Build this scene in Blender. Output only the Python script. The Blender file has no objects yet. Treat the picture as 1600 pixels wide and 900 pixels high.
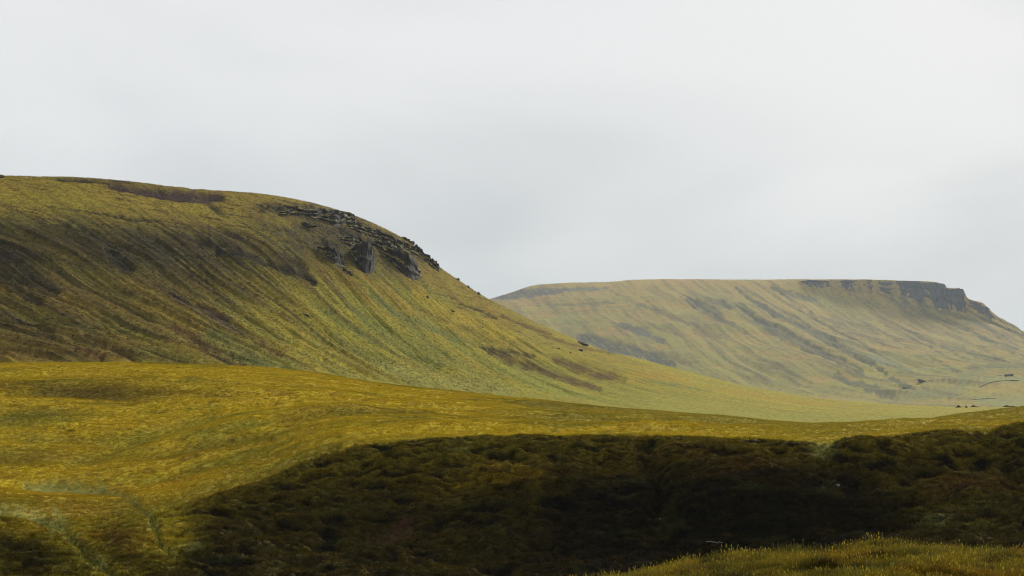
import bpy, bmesh, math, random
import numpy as np
from mathutils import Vector, noise as mnoise

random.seed(7)
rng = np.random.default_rng(11)
scene = bpy.context.scene
COL = scene.collection

# ------------------------------------------------------------------ camera
F = 2198.0                      # focal length in pixels of the 1600 px wide photograph
PITCH = math.radians(3.9)
cam_d = bpy.data.cameras.new('camera')
cam_d.sensor_width = 36.0
cam_d.lens = 36.0 * F / 1600.0
cam_d.clip_start = 0.5
cam_d.clip_end = 40000.0
cam = bpy.data.objects.new('camera', cam_d)
cam.location = (0, 0, 0)
cam.rotation_euler = (math.radians(90) + PITCH, 0, 0)
COL.objects.link(cam)
scene.camera = cam

# ------------------------------------------------------------------ light
SUN_EL = math.radians(29)
SUN_AZ = math.radians(26)       # clockwise from the view direction (+Y)
sun_dir = Vector((math.sin(SUN_AZ) * math.cos(SUN_EL), math.cos(SUN_AZ) * math.cos(SUN_EL), math.sin(SUN_EL)))
sun_d = bpy.data.lights.new('sun', 'SUN')
sun_d.energy = 1.5
sun_d.angle = math.radians(12)
sun_d.color = (1.0, 0.95, 0.86)
sun = bpy.data.objects.new('sun', sun_d)
sun.rotation_euler = sun_dir.to_track_quat('Z', 'Y').to_euler()
sun.location = (300, 300, 400)
COL.objects.link(sun)

world = bpy.data.worlds.new('World')
scene.world = world
world.use_nodes = True
wn, wl = world.node_tree.nodes, world.node_tree.links
wn.clear()
def wnode(t, **kw):
    n = wn.new(t)
    for k, v in kw.items():
        setattr(n, k, v)
    return n
w_out = wnode('ShaderNodeOutputWorld')
w_bg = wnode('ShaderNodeBackground')
w_sky = wnode('ShaderNodeTexSky')
w_sky.sky_type = 'NISHITA'
w_sky.sun_disc = False
w_sky.sun_elevation = SUN_EL
w_sky.sun_rotation = SUN_AZ
w_sky.dust_density = 4.0
w_dim = wnode('ShaderNodeVectorMath', operation='SCALE')
w_dim.inputs['Scale'].default_value = 0.06
wl.new(w_sky.outputs[0], w_dim.inputs[0])
w_tc = wnode('ShaderNodeTexCoord')
w_map = wnode('ShaderNodeMapping')
w_map.inputs['Scale'].default_value = (1.0, 1.0, 2.6)
w_map.inputs['Rotation'].default_value = (0.0, math.radians(-14), 0.0)
w_map.inputs['Location'].default_value = (1.9, 8.4, 3.3)
wl.new(w_tc.outputs['Generated'], w_map.inputs[0])
w_n = wnode('ShaderNodeTexNoise')
w_n.inputs['Scale'].default_value = 1.9
w_n.inputs['Detail'].default_value = 4.0
w_n.inputs['Roughness'].default_value = 0.42
w_n.inputs['Distortion'].default_value = 0.5
wl.new(w_map.outputs[0], w_n.inputs['Vector'])
w_r = wnode('ShaderNodeValToRGB')
w_r.color_ramp.interpolation = 'EASE'
e = w_r.color_ramp.elements
EXPO = 1.8
SKYK = 2.0 ** -EXPO
e[0].position, e[0].color = 0.35, (0.575 * SKYK, 0.61 * SKYK, 0.63 * SKYK, 1)
e[1].position, e[1].color = 0.63, (0.82 * SKYK, 0.83 * SKYK, 0.84 * SKYK, 1)
wl.new(w_n.outputs['Fac'], w_r.inputs[0])
w_mix = wnode('ShaderNodeMix', data_type='RGBA')
w_mix.inputs[0].default_value = 0.99     # closed cloud deck over the clear sky
wl.new(w_dim.outputs[0], w_mix.inputs[6])
wl.new(w_r.outputs[0], w_mix.inputs[7])
wl.new(w_mix.outputs[2], w_bg.inputs['Color'])
w_bg.inputs['Strength'].default_value = 1.0
wl.new(w_bg.outputs[0], w_out.inputs['Surface'])

vs = scene.view_settings
vs.view_transform = 'Standard'
vs.look = 'None'
vs.gamma = 1.0
vs.use_curve_mapping = False
vs.exposure = EXPO

scene.render.engine = 'CYCLES'
scene.cycles.use_denoising = True
scene.cycles.filter_width = 1.1
scene.cycles.max_bounces = 5
scene.cycles.diffuse_bounces = 3
scene.cycles.glossy_bounces = 1
scene.cycles.transmission_bounces = 3
scene.cycles.transparent_max_bounces = 4
scene.cycles.volume_bounces = 0

# ------------------------------------------------------------------ helpers: tags
def tag(o, label=None, cat=None, group=None, kind=None):
    if label: o['label'] = label
    if cat: o['category'] = cat
    if group: o['group'] = group
    if kind: o['kind'] = kind
    return o

# ------------------------------------------------------------------ helpers: numbers
_perm = rng.permutation(4096).astype(np.int64)
_ang = rng.uniform(0, 2 * np.pi, 4096)
_gx, _gy = np.cos(_ang), np.sin(_ang)
def perlin(x, y, seed=0):
    x = np.asarray(x, dtype=np.float64) + seed * 37.31
    y = np.asarray(y, dtype=np.float64) + seed * 91.77
    xi = np.floor(x).astype(np.int64); yi = np.floor(y).astype(np.int64)
    fx = x - xi; fy = y - yi
    def g(ix, iy, dx, dy):
        h = _perm[(_perm[ix & 4095] + iy) & 4095]
        return _gx[h] * dx + _gy[h] * dy
    u = fx * fx * fx * (fx * (fx * 6 - 15) + 10)
    v = fy * fy * fy * (fy * (fy * 6 - 15) + 10)
    a = g(xi, yi, fx, fy); b = g(xi + 1, yi, fx - 1, fy)
    c = g(xi, yi + 1, fx, fy - 1); d = g(xi + 1, yi + 1, fx - 1, fy - 1)
    return ((a + (b - a) * u) + ((c + (d - c) * u) - (a + (b - a) * u)) * v) * 1.5
def fbm(x, y, octaves=4, gain=0.5, seed=0):
    s = 0.0; a = 1.0; n = 0.0
    for k in range(octaves):
        s = s + a * perlin(x * 2 ** k, y * 2 ** k, seed + k * 3.7)
        n += a; a *= gain
    return s / n
def sstep(a, b, x):
    t = np.clip((x - a) / (b - a), 0, 1)
    return t * t * (3 - 2 * t)
def pchip_d(X, Yv):
    h = np.diff(X, axis=0); m = np.diff(Yv, axis=0) / h
    d = np.zeros_like(Yv)
    d[0] = m[0]; d[-1] = m[-1]
    w1 = 2 * h[1:] + h[:-1]; w2 = h[1:] + 2 * h[:-1]
    ok = (m[1:] * m[:-1]) > 0
    ms0 = np.where(ok, m[:-1], 1.0); ms1 = np.where(ok, m[1:], 1.0)
    d[1:-1] = np.where(ok, (w1 + w2) / (w1 / ms0 + w2 / ms1), 0.0)
    return d
def hermite(x0, x1, y0, y1, d0, d1, t):
    h = x1 - x0
    return ((2 * t**3 - 3 * t**2 + 1) * y0 + (t**3 - 2 * t**2 + t) * h * d0
            + (-2 * t**3 + 3 * t**2) * y1 + (t**3 - t**2) * h * d1)
def curve(pts, u):
    p = np.array(pts, dtype=np.float64)
    X, Yv = p[:, 0], p[:, 1]
    d = pchip_d(X[:, None], Yv[:, None])[:, 0]
    uc = np.clip(u, X[0], X[-1])
    k = np.clip(np.searchsorted(X, uc) - 1, 0, len(X) - 2)
    t = (uc - X[k]) / (X[k + 1] - X[k])
    return hermite(X[k], X[k + 1], Yv[k], Yv[k + 1], d[k], d[k + 1], t)
def s_of(v):                     # tangent of the elevation angle of a photo row
    return np.tan(PITCH + np.arctan((450.0 - np.asarray(v, dtype=np.float64)) / F))
CP, SP = math.cos(PITCH), math.sin(PITCH)
def project(x, y, z):            # world point to photo pixel, for measuring only
    d = y * CP + z * SP
    return 800 + F * x / d, 450 - F * (z * CP - y * SP) / d
def seg_dist(px, py, pts):
    best = np.full(px.shape, 1e9); along = np.zeros(px.shape)
    n = len(pts) - 1
    for k in range(n):
        ax, ay = pts[k][:2]; bx, by = pts[k + 1][:2]
        dx, dy = bx - ax, by - ay
        t = np.clip(((px - ax) * dx + (py - ay) * dy) / (dx * dx + dy * dy + 1e-9), 0, 1)
        d = np.hypot(px - ax - t * dx, py - ay - t * dy)
        m = d < best
        best = np.where(m, d, best); along = np.where(m, (k + t) / n, along)
    return best, along

class Sheet:
    """A hill surface: surveyed profile lines (distance, height) joined into one mesh grid."""
    def __init__(self, us, rails, counts, vref):
        self.us = us
        t = (us - 800) / F / (CP - (450 - vref) / F * SP)
        Yk = np.array([np.broadcast_to(r[0], us.shape) for r in rails], dtype=np.float64)
        Zk = np.array([np.broadcast_to(r[1], us.shape) for r in rails], dtype=np.float64)
        d = pchip_d(Yk, Zk)
        Y, Z, R = [], [], []
        for k, m in enumerate(counts):
            for j in range(m + (1 if k == len(counts) - 1 else 0)):
                tt = j / m
                Y.append(Yk[k] + (Yk[k + 1] - Yk[k]) * tt)
                Z.append(hermite(Yk[k], Yk[k + 1], Zk[k], Zk[k + 1], d[k], d[k + 1], tt))
                R.append(np.full(us.shape, k + tt))
        self.Y = np.array(Y); self.Z = np.array(Z); self.R = np.array(R)
        self.X = self.Y * t[None, :]
        self.U, self.V = project(self.X, self.Y, self.Z)
        self.col = np.zeros(self.X.shape + (3,))
        self.rough = np.zeros(self.X.shape)
    def blend(self, rgb, w):
        w = np.clip(w, 0, 1)[..., None]
        self.col = self.col * (1 - w) + np.array(rgb) * w
    def line(self, pts, width, jitter=0.35, seed=0, rows=None):
        """soft mask round a surveyed line; (n,2) or (n,3) points"""
        p = np.array(pts, dtype=float)
        pad = width * 4
        m = ((self.U > p[:, 0].min() - pad) & (self.U < p[:, 0].max() + pad)
             & (self.V > p[:, 1].min() - pad) & (self.V < p[:, 1].max() + pad))
        if rows is not None:
            m &= (self.R >= rows[0]) & (self.R <= rows[1])
        w = np.zeros(self.U.shape)
        if m.any():
            uu, vv = self.U[m], self.V[m]
            nz = fbm(uu / (width * 2.5), vv / (width * 1.6), 3, 0.55, seed + 5)
            d, al = seg_dist(uu, vv, pts)
            wd = width * (0.45 + 0.55 * np.sin(np.pi * np.clip(al, 0.04, 0.96)) ** 0.5)
            w[m] = np.exp(-(np.clip(d / wd + nz * jitter * 2, 0, None)) ** 2 * 1.4)
        return w
    def blob(self, u, v, ru, rv, ang=0.0, jitter=0.4, seed=0, rows=None):
        m = (abs(self.U - u) < 3 * max(ru, rv)) & (abs(self.V - v) < 3 * max(ru, rv))
        if rows is not None:
            m &= (self.R >= rows[0]) & (self.R <= rows[1])
        w = np.zeros(self.U.shape)
        if m.any():
            c, s = math.cos(ang), math.sin(ang)
            du, dv = self.U[m] - u, self.V[m] - v
            a, b = (du * c + dv * s) / ru, (-du * s + dv * c) / rv
            nz = fbm(a * 1.6, b * 1.6, 4, 0.6, seed + 1)
            w[m] = np.exp(-np.clip(np.hypot(a, b) + nz * jitter * 1.6, 0, None) ** 2 * 1.2)
        return w
    def at(self, u, v, rows=None):
        """nearest visible surface vertex under a photo pixel"""
        j = int(np.argmin(abs(self.U[self.U.shape[0] // 2] - u)))
        j0, j1 = max(0, j - 8), min(self.U.shape[1], j + 9)
        d = np.hypot(self.U[:, j0:j1] - u, self.V[:, j0:j1] - v)
        if rows is not None:
            d = np.where((self.R[:, j0:j1] >= rows[0]) & (self.R[:, j0:j1] <= rows[1]), d, 1e9)
        i, jj = np.unravel_index(np.argmin(d), d.shape)
        jj += j0
        return Vector((self.X[i, jj], self.Y[i, jj], self.Z[i, jj]))
    def build(self, name, mat):
        n, m = self.X.shape
        me = bpy.data.meshes.new(name)
        me.vertices.add(n * m)
        co = np.stack([self.X, self.Y, self.Z], -1).astype(np.float32)
        me.vertices.foreach_set('co', co.ravel())
        idx = np.arange(n * m, dtype=np.int32).reshape(n, m)
        q = np.stack([idx[:-1, :-1], idx[:-1, 1:], idx[1:, 1:], idx[1:, :-1]], -1).reshape(-1, 4)
        nf = len(q)
        me.loops.add(nf * 4); me.polygons.add(nf)
        me.polygons.foreach_set('loop_start', np.arange(0, nf * 4, 4, dtype=np.int32))
        me.loops.foreach_set('vertex_index', q.ravel())
        me.polygons.foreach_set('use_smooth', np.ones(nf, dtype=bool))
        a = me.attributes.new('Col', 'FLOAT_COLOR', 'POINT')
        c4 = np.concatenate([self.col, np.ones(self.X.shape + (1,))], -1).astype(np.float32)
        a.data.foreach_set('color', c4.ravel())
        me.update()
        me.validate()
        me.materials.append(mat)
        o = bpy.data.objects.new(name, me)
        COL.objects.link(o)
        return tag(o, kind='structure')

# ------------------------------------------------------------------ helpers: materials
def new_mat(name):
    m = bpy.data.materials.new(name)
    m.use_nodes = True
    nt = m.node_tree
    nt.nodes.clear()
    out = nt.nodes.new('ShaderNodeOutputMaterial')
    return m, nt, out
def nd(nt, t, **kw):
    n = nt.nodes.new(t)
    for k, v in kw.items():
        setattr(n, k, v)
    return n

def ground_material(name, s1, s2, bump, var=0.35):
    """grassland: surveyed plant cover in 'Col', broken up by two scales of procedural grain"""
    m, nt, out = new_mat(name)
    L = nt.links.new
    b = nd(nt, 'ShaderNodeBsdfPrincipled')
    b.inputs['Roughness'].default_value = 0.95
    b.inputs['Specular IOR Level'].default_value = 0.02
    at = nd(nt, 'ShaderNodeAttribute', attribute_name='Col')
    tc = nd(nt, 'ShaderNodeTexCoord')
    n1 = nd(nt, 'ShaderNodeTexNoise'); n1.inputs['Scale'].default_value = s1
    n1.inputs['Detail'].default_value = 6; n1.inputs['Roughness'].default_value = 0.65
    n2 = nd(nt, 'ShaderNodeTexNoise'); n2.inputs['Scale'].default_value = s2
    n2.inputs['Detail'].default_value = 4; n2.inputs['Roughness'].default_value = 0.6
    L(tc.outputs['Object'], n1.inputs['Vector']); L(tc.outputs['Object'], n2.inputs['Vector'])
    mr = nd(nt, 'ShaderNodeMapRange')
    mr.inputs['From Min'].default_value = 0.3; mr.inputs['From Max'].default_value = 0.7
    mr.inputs['To Min'].default_value = 1 - var; mr.inputs['To Max'].default_value = 1 + var
    L(n1.outputs['Fac'], mr.inputs['Value'])
    sc = nd(nt, 'ShaderNodeVectorMath', operation='SCALE')
    L(at.outputs['Color'], sc.inputs[0]); L(mr.outputs[0], sc.inputs['Scale'])
    hs = nd(nt, 'ShaderNodeHueSaturation')
    mh = nd(nt, 'ShaderNodeMapRange')
    mh.inputs['From Min'].default_value = 0.3; mh.inputs['From Max'].default_value = 0.7
    mh.inputs['To Min'].default_value = 0.488; mh.inputs['To Max'].default_value = 0.512
    L(n2.outputs['Fac'], mh.inputs['Value']); L(mh.outputs[0], hs.inputs['Hue'])
    L(sc.outputs[0], hs.inputs['Color'])
    L(hs.outputs[0], b.inputs['Base Color'])
    bp = nd(nt, 'ShaderNodeBump')
    bp.inputs['Strength'].default_value = 0.8
    bp.inputs['Distance'].default_value = bump
    L(n1.outputs['Fac'], bp.inputs['Height'])
    L(bp.outputs[0], b.inputs['Normal'])
    L(b.outputs[0], out.inputs['Surface'])
    return m

def rock_material(name, base, dark, moss, scale, moss_lo=0.45, moss_hi=0.8):
    m, nt, out = new_mat(name)
    L = nt.links.new
    b = nd(nt, 'ShaderNodeBsdfPrincipled')
    b.inputs['Roughness'].default_value = 0.9
    b.inputs['Specular IOR Level'].default_value = 0.15
    tc = nd(nt, 'ShaderNodeTexCoord')
    n1 = nd(nt, 'ShaderNodeTexNoise'); n1.inputs['Scale'].default_value = scale
    n1.inputs['Detail'].default_value = 8; n1.inputs['Roughness'].default_value = 0.68
    mp = nd(nt, 'ShaderNodeMapping'); mp.inputs['Scale'].default_value = (1, 1, 0.45)
    geo = nd(nt, 'ShaderNodeNewGeometry')
    L(geo.outputs['Position'], mp.inputs[0])
    L(mp.outputs[0], n1.inputs['Vector'])
    rp = nd(nt, 'ShaderNodeValToRGB')
    rp.color_ramp.elements[0].position = 0.36; rp.color_ramp.elements[0].color = (*dark, 1)
    rp.color_ramp.elements[1].position = 0.66; rp.color_ramp.elements[1].color = (*base, 1)
    L(n1.outputs['Fac'], rp.inputs[0])
    sx = nd(nt, 'ShaderNodeSeparateXYZ')
    L(geo.outputs['Normal'], sx.inputs[0])
    ad = nd(nt, 'ShaderNodeMath', operation='MULTIPLY_ADD')
    L(n1.outputs['Fac'], ad.inputs[0]); ad.inputs[1].default_value = 0.9
    sub = nd(nt, 'ShaderNodeMath', operation='SUBTRACT')
    L(sx.outputs['Z'], sub.inputs[0]); sub.inputs[1].default_value = 0.45
    L(sub.outputs[0], ad.inputs[2])
    mr = nd(nt, 'ShaderNodeMapRange', interpolation_type='SMOOTHSTEP')
    mr.inputs['From Min'].default_value = moss_lo; mr.inputs['From Max'].default_value = moss_hi
    L(ad.outputs[0], mr.inputs['Value'])
    mx = nd(nt, 'ShaderNodeMix', data_type='RGBA')
    L(mr.outputs[0], mx.inputs[0]); L(rp.outputs[0], mx.inputs[6])
    mx.inputs[7].default_value = (*moss, 1)
    L(mx.outputs[2], b.inputs['Base Color'])
    bp = nd(nt, 'ShaderNodeBump'); bp.inputs['Strength'].default_value = 0.9
    bp.inputs['Distance'].default_value = 1.2 / scale * 0.25
    L(n1.outputs['Fac'], bp.inputs['Height']); L(bp.outputs[0], b.inputs['Normal'])
    L(b.outputs[0], out.inputs['Surface'])
    return m

def leaf_material(name, transl=0.35):
    m, nt, out = new_mat(name)
    L = nt.links.new
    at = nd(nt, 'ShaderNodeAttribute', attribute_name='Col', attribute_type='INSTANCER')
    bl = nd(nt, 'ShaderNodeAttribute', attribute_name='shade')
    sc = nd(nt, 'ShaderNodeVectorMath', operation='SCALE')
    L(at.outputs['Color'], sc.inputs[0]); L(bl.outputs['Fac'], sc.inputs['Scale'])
    d = nd(nt, 'ShaderNodeBsdfDiffuse'); tr = nd(nt, 'ShaderNodeBsdfTranslucent')
    L(sc.outputs[0], d.inputs['Color']); L(sc.outputs[0], tr.inputs['Color'])
    mx = nd(nt, 'ShaderNodeMixShader'); mx.inputs[0].default_value = transl
    L(d.outputs[0], mx.inputs[1]); L(tr.outputs[0], mx.inputs[2])
    L(mx.outputs[0], out.inputs['Surface'])
    return m

# plant cover base colours; the heather tone also stands in for bank shade
GOLD = (0.34, 0.245, 0.013)
OCHRE = (0.25, 0.16, 0.012)
STRAW = (0.34, 0.25, 0.055)
YGREEN = (0.185, 0.16, 0.017)
GREEN = (0.105, 0.112, 0.020)
BLUEGREEN = (0.08, 0.105, 0.032)
PALEGREEN = (0.26, 0.265, 0.075)
BRACKEN = (0.072, 0.042, 0.010)
HEATHER_SHADE = (0.011, 0.009, 0.005)
SOIL = (0.040, 0.024, 0.018)
SCREE = (0.070, 0.066, 0.058)

M_near = ground_material('near_grassland', 2.2, 0.12, 0.10)
M_hill = ground_material('hillside_grassland', 0.55, 0.03, 0.5)
M_far = ground_material('far_grassland', 0.10, 0.006, 2.0, 0.3)
M_crag = rock_material('basalt_crag', (0.038, 0.034, 0.030), (0.012, 0.011, 0.011), (0.16, 0.125, 0.018), 0.30, 0.40, 0.70)
M_boulder = rock_material('dark_boulder', (0.07, 0.062, 0.055), (0.018, 0.016, 0.015), BRACKEN, 1.2, 0.6, 1.0)
M_pale = rock_material('lichen_stone', (0.26, 0.25, 0.21), (0.12, 0.11, 0.09), (0.16, 0.15, 0.10), 2.0, 0.8, 1.3)
M_cliff = rock_material('far_cliff_basalt', (0.07, 0.07, 0.07), (0.02, 0.02, 0.022), (0.17, 0.13, 0.035), 0.06, 0.80, 1.1)
M_mound = rock_material('far_mound', (0.07, 0.068, 0.055), (0.03, 0.03, 0.026), (0.10, 0.085, 0.03), 0.12, 0.45, 0.8)
M_wall = rock_material('drystone', (0.14, 0.12, 0.07), (0.07, 0.06, 0.035), (0.10, 0.09, 0.04), 0.8, 0.6, 1.0)

# ================================================================== NEAR GROUND (knoll, ravine, bank, field)
uA = np.concatenate([np.linspace(-900, -180, 100, endpoint=False), np.linspace(-180, 1830, 1240, endpoint=False), np.linspace(1830, 2500, 90)])
RIM = [(-900, 790), (-200, 795), (0, 800), (150, 812), (250, 800), (350, 770), (430, 744), (490, 716), (530, 702), (600, 692), (700, 685),
       (850, 680), (1000, 681), (1150, 686), (1280, 693), (1350, 688), (1420, 679), (1520, 669), (1600, 663), (1900, 645), (2500, 630)]
CREST = [(-900, 590), (-200, 575), (0, 569), (200, 567), (400, 575), (600, 598), (800, 621), (1000, 641), (1150, 653), (1280, 661), (1400, 660),
         (1500, 652), (1600, 646), (1900, 632), (2500, 620)]
rim = curve(RIM, uA); crest = curve(CREST, uA)
rim = rim + 3.2 * fbm(uA / 34, uA * 0, 4, 0.6, 2) * sstep(300, 500, uA)
rimY = curve([(-900, 98), (0, 99), (250, 101), (450, 109), (600, 113), (1000, 116), (1300, 113), (1600, 120), (2500, 130)], uA)
crestY = curve([(-900, 215), (0, 225), (400, 232), (800, 235), (1200, 215), (1400, 205), (1600, 215), (2500, 230)], uA)
knoll_v = curve([(-900, 1050), (0, 985), (500, 945), (800, 920), (960, 899), (1040, 881), (1100, 869), (1200, 860), (1250, 853), (1310, 850), (1400, 848), (1500, 850), (1600, 855), (2000, 862), (2500, 880)], uA)
knoll_n = curve([(-900, 1060), (0, 1000), (500, 960), (960, 925), (1200, 908), (1600, 903), (2500, 925)], uA)
bot = curve([(-900, 940), (0, 935), (300, 925), (600, 905), (1000, 898), (1300, 874), (1600, 858), (2500, 850)], uA)
hol_lo = curve([(-900, 880), (0, 872), (250, 868), (400, 850), (600, 835), (800, 818), (1000, 832), (1200, 842), (1350, 830), (1480, 800), (1600, 790), (2500, 780)], uA)
hol_hi = curve([(-900, 845), (0, 845), (250, 840), (400, 820), (600, 800), (800, 784), (1000, 775), (1200, 778), (1350, 778), (1480, 765), (1600, 760), (2500, 750)], uA)
dep = curve([(-900, 4.0), (250, 4.0), (500, 2.4), (900, 1.6), (1300, 1.5), (1500, 3.0), (2500, 4)], uA)
botY = rimY * 0.905 - dep - curve([(-900, 7), (250, 7), (600, 9), (2500, 9)], uA)
rails = [
    (5.0, -1.9 + 0 * uA),
    (20.0, curve([(-900, -4.6), (0, -4.4), (1600, -3.6), (2500, -3.6)], uA)),
    (36.0, s_of(knoll_n + 8) * 36.0 - 0.14),
    (44.0, s_of(knoll_v + 7) * 44.0 - 0.16),
    (52.0, s_of(knoll_v) * 44.0 - 1.9),
    (66.0, curve([(-900, -13.5), (0, -12.6), (1000, -13.2), (1600, -12.0), (2500, -11)], uA)),
    (botY, s_of(bot) * botY),
    (rimY * 0.905 - dep, s_of(hol_lo) * (rimY * 0.905 - dep)),
    (rimY * 0.905, s_of(hol_hi) * (rimY * 0.905)),
    (rimY * 0.985, s_of(rim + (hol_hi - rim) * 0.10) * rimY * 0.985),
    (rimY + 1.5, s_of(rim - 1.5) * (rimY + 1.5)),
    (rimY + 0.40 * (crestY - rimY), s_of(rim + (crest - rim) * 0.50) * (rimY + 0.40 * (crestY - rimY))),
    (crestY, s_of(crest) * crestY),
    (crestY + 45, s_of(crest + 4) * crestY - 2.0),
    (430.0, s_of(crest + 40) * 430.0 - 3),
    (900.0, -30 + 0 * uA),
]
A = Sheet(uA, rails, [6, 6, 26, 10, 8, 10, 55, 40, 95, 30, 60, 105, 16, 8, 4], 720)
wx, wy = A.X.copy(), A.Y.copy()
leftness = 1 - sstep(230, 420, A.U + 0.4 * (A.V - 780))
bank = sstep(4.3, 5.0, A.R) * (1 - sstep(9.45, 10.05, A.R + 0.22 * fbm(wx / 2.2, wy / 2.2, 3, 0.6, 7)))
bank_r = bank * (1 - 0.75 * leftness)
field = sstep(9.7, 10.1, A.R)
knollm = sstep(1.5, 2.0, A.R) * (1 - sstep(3.6, 4.4, A.R))

# rolling ground
A.Z += 0.35 * fbm(wx / 22, wy / 16, 3, 0.5, 1) * (0.3 + field) * (1 - sstep(12.2, 13, A.R))
und = fbm(wx / 38 + wy / 70, wy / 24 - wx / 90, 3, 0.45, 3)
A.Z += 2.0 * und * field * (1 - sstep(11.4, 12.0, A.R)) * sstep(10.0, 10.5, A.R)
# tussocks and turf steps on the ravine bank
wob = 1.4 * fbm(wx / 4.0, wy / 4.0, 2, 0.5, 9)
step1 = fbm(wx / 5.0 + wob * .3, (A.Z * 1.5) / 1.1 + wob * .35, 3, 0.5, 20)
tus = fbm(wx / 1.1, (wy + A.Z) / 0.8, 3, 0.55, 30)
rdg = 1 - np.abs(fbm(wx / 4.2 + wob * .2, (wy * .5 + A.Z * 1.3) / 1.1, 3, 0.45, 44)) * 2.2
big = fbm(wx / 9.0, wy / 9.0, 3, 0.5, 50)
A.Z += bank_r * (0.75 * step1 + 0.16 * tus + 0.65 * rdg + 1.1 * big - 0.4) * (1 - 0.92 * sstep(8.9, 9.75, A.R))
A.Z += bank * leftness * (0.22 * step1 + 0.10 * tus + 0.12 * rdg)
# gentle tussocks in the field
A.Z += field * (1 - bank) * (0.10 * tus + 0.14 * fbm(wx / 3.0 + wy / 9.0, wy / 2.2, 3, 0.55, 61))
A.Z += knollm * (0.38 * fbm(wx / 2.6, wy / 1.6, 3, 0.5, 70) + 0.10 * fbm(wx / 0.6, wy / 0.6, 2, 0.5, 75))

# --- plant cover
nz1 = fbm(wx / 14, wy / 10, 4, 0.55, 100)
nz2 = fbm(wx / 3.5, wy / 2.2, 4, 0.6, 110)
nz3 = fbm(wx / 40, wy / 26, 3, 0.5, 120)
A.col[:] = GOLD
A.blend(OCHRE, sstep(0.0, 0.5, nz1 * 0.7 + nz2 * 0.4 + 0.25 * sstep(660, 760, A.V) - 0.1))
A.blend(YGREEN, sstep(-0.05, 0.4, -nz1 * 0.8 + nz3 * 0.6) * 0.85)
A.blend((0.13, 0.10, 0.012), field * sstep(0.05, 0.4, nz3 - 0.3 * und) * 0.45)
A.blend((0.10, 0.07, 0.010), field * sstep(0.25, 0.5, fbm(wx / 1.8, wy / 1.6, 3, 0.6, 127)) * 0.8)
A.blend(BRACKEN, sstep(0.12, 0.55, nz2 - 0.1) * 0.6)
A.blend((0.215, 0.175, 0.024), field * sstep(650, 1150, A.U + 0) * sstep(10.4, 11.6, A.R + 0.8 * sstep(900, 1300, A.U)) * 0.85)
# the bank: heather, bracken, turf; shade painted into hollows, light onto ridges
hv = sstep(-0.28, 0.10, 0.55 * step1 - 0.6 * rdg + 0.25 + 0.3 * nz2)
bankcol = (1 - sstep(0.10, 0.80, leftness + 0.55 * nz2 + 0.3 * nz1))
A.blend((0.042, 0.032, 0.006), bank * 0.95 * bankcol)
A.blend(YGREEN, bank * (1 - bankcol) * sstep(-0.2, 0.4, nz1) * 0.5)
A.blend(HEATHER_SHADE, bank * bankcol * (0.30 + 0.70 * hv))
RIDGE_LIGHT = (0.105, 0.080, 0.009)  # olive turf tone, painted as highlights on the ridge tops
ridge_light = bank * bankcol * sstep(0.40, 0.90, rdg + 0.35 * tus + 0.4 * nz2) * (0.4 + 0.6 * sstep(7.6, 9.2, A.R + nz1))
A.blend(RIDGE_LIGHT, ridge_light * 0.9)
A.blend(HEATHER_SHADE, bank * (1 - bankcol) * hv * 0.45)
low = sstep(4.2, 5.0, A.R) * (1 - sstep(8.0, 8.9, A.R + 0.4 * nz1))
A.blend((0.008, 0.007, 0.005), low * bankcol * (0.45 + 0.45 * sstep(700, 950, A.U) * (1 - sstep(1330, 1480, A.U))))  # near-black painted low in the ravine to stand for its deep shade
A.blend(HEATHER_SHADE, sstep(3.3, 4.2, A.R) * (1 - sstep(5.6, 6.2, A.R)))
A.blend((0.05, 0.055, 0.014), bank * sstep(0.15, 0.5, fbm(wx / 6, (wy + A.Z * 3) / 3, 3, 0.5, 131)) * 0.35)
# knoll: mixed green and gold meadow grass
A.blend((0.15, 0.115, 0.014), knollm * 0.9)
A.blend((0.06, 0.068, 0.017), knollm * sstep(-0.05, 0.25, fbm(wx / 2.5, wy / 1.6, 3, 0.55, 140)) * 0.8)
A.blend((0.22, 0.125, 0.012), knollm * sstep(0.05, 0.3, fbm(wx / 3.0, wy / 2, 3, 0.55, 145)) * 0.7)
A.blend((0.022, 0.019, 0.007), knollm * sstep(0.08, 0.28, fbm(wx / 2.8, wy / 1.2, 3, 0.5, 149)) * 0.9)
A.blend((0.03, 0.022, 0.010), sstep(2.95, 3.3, A.R) * (1 - sstep(4.4, 5, A.R)) * sstep(-0.05, 0.3, fbm(wx / 3.0, wy / 3, 3, .5, 147)))

# --- surveyed features of the near ground
VIS = (5.5, 12.2)
def gully(pts, w, depth, col, cw, a=0.85, seed=0):
    m = A.line(pts, w, 0.15, seed, VIS)
    A.Z -= depth * m
    A.blend(col, A.line([(u_ - 2, v_ - 2) for u_, v_ in pts], cw, 0.3, seed + 2, VIS) * a * (0.8 + 0.2 * sstep(-0.3, 0.3, nz2)))  # pale grass, shifted toward the sunny side as painted light
gully([(40, 747), (100, 750), (160, 760), (190, 772), (215, 790), (236, 806), (243, 826), (252, 848), (275, 866)], 7, 0.6, PALEGREEN, 7, 1.0, 1)
gully([(-60, 795), (0, 800), (50, 808), (85, 818), (112, 842), (135, 868), (165, 893), (190, 912)], 8, 0.9, PALEGREEN, 9, 1.0, 2)
gully([(110, 720), (180, 700), (240, 680), (330, 655)], 14, 0.5, YGREEN, 16, 0.6, 3)
A.blend(PALEGREEN, A.line([(80, 842), (100, 815), (85, 800)], 10, 0.4, 5, VIS) * 0.6)
A.blend(PALEGREEN, A.blob(155, 878, 18, 10, 0.3, 0.5, 6, VIS) * 0.6)
A.blend(PALEGREEN, A.blob(300, 858, 22, 8, 0.2, 0.5, 7, VIS) * 0.35)
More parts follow.
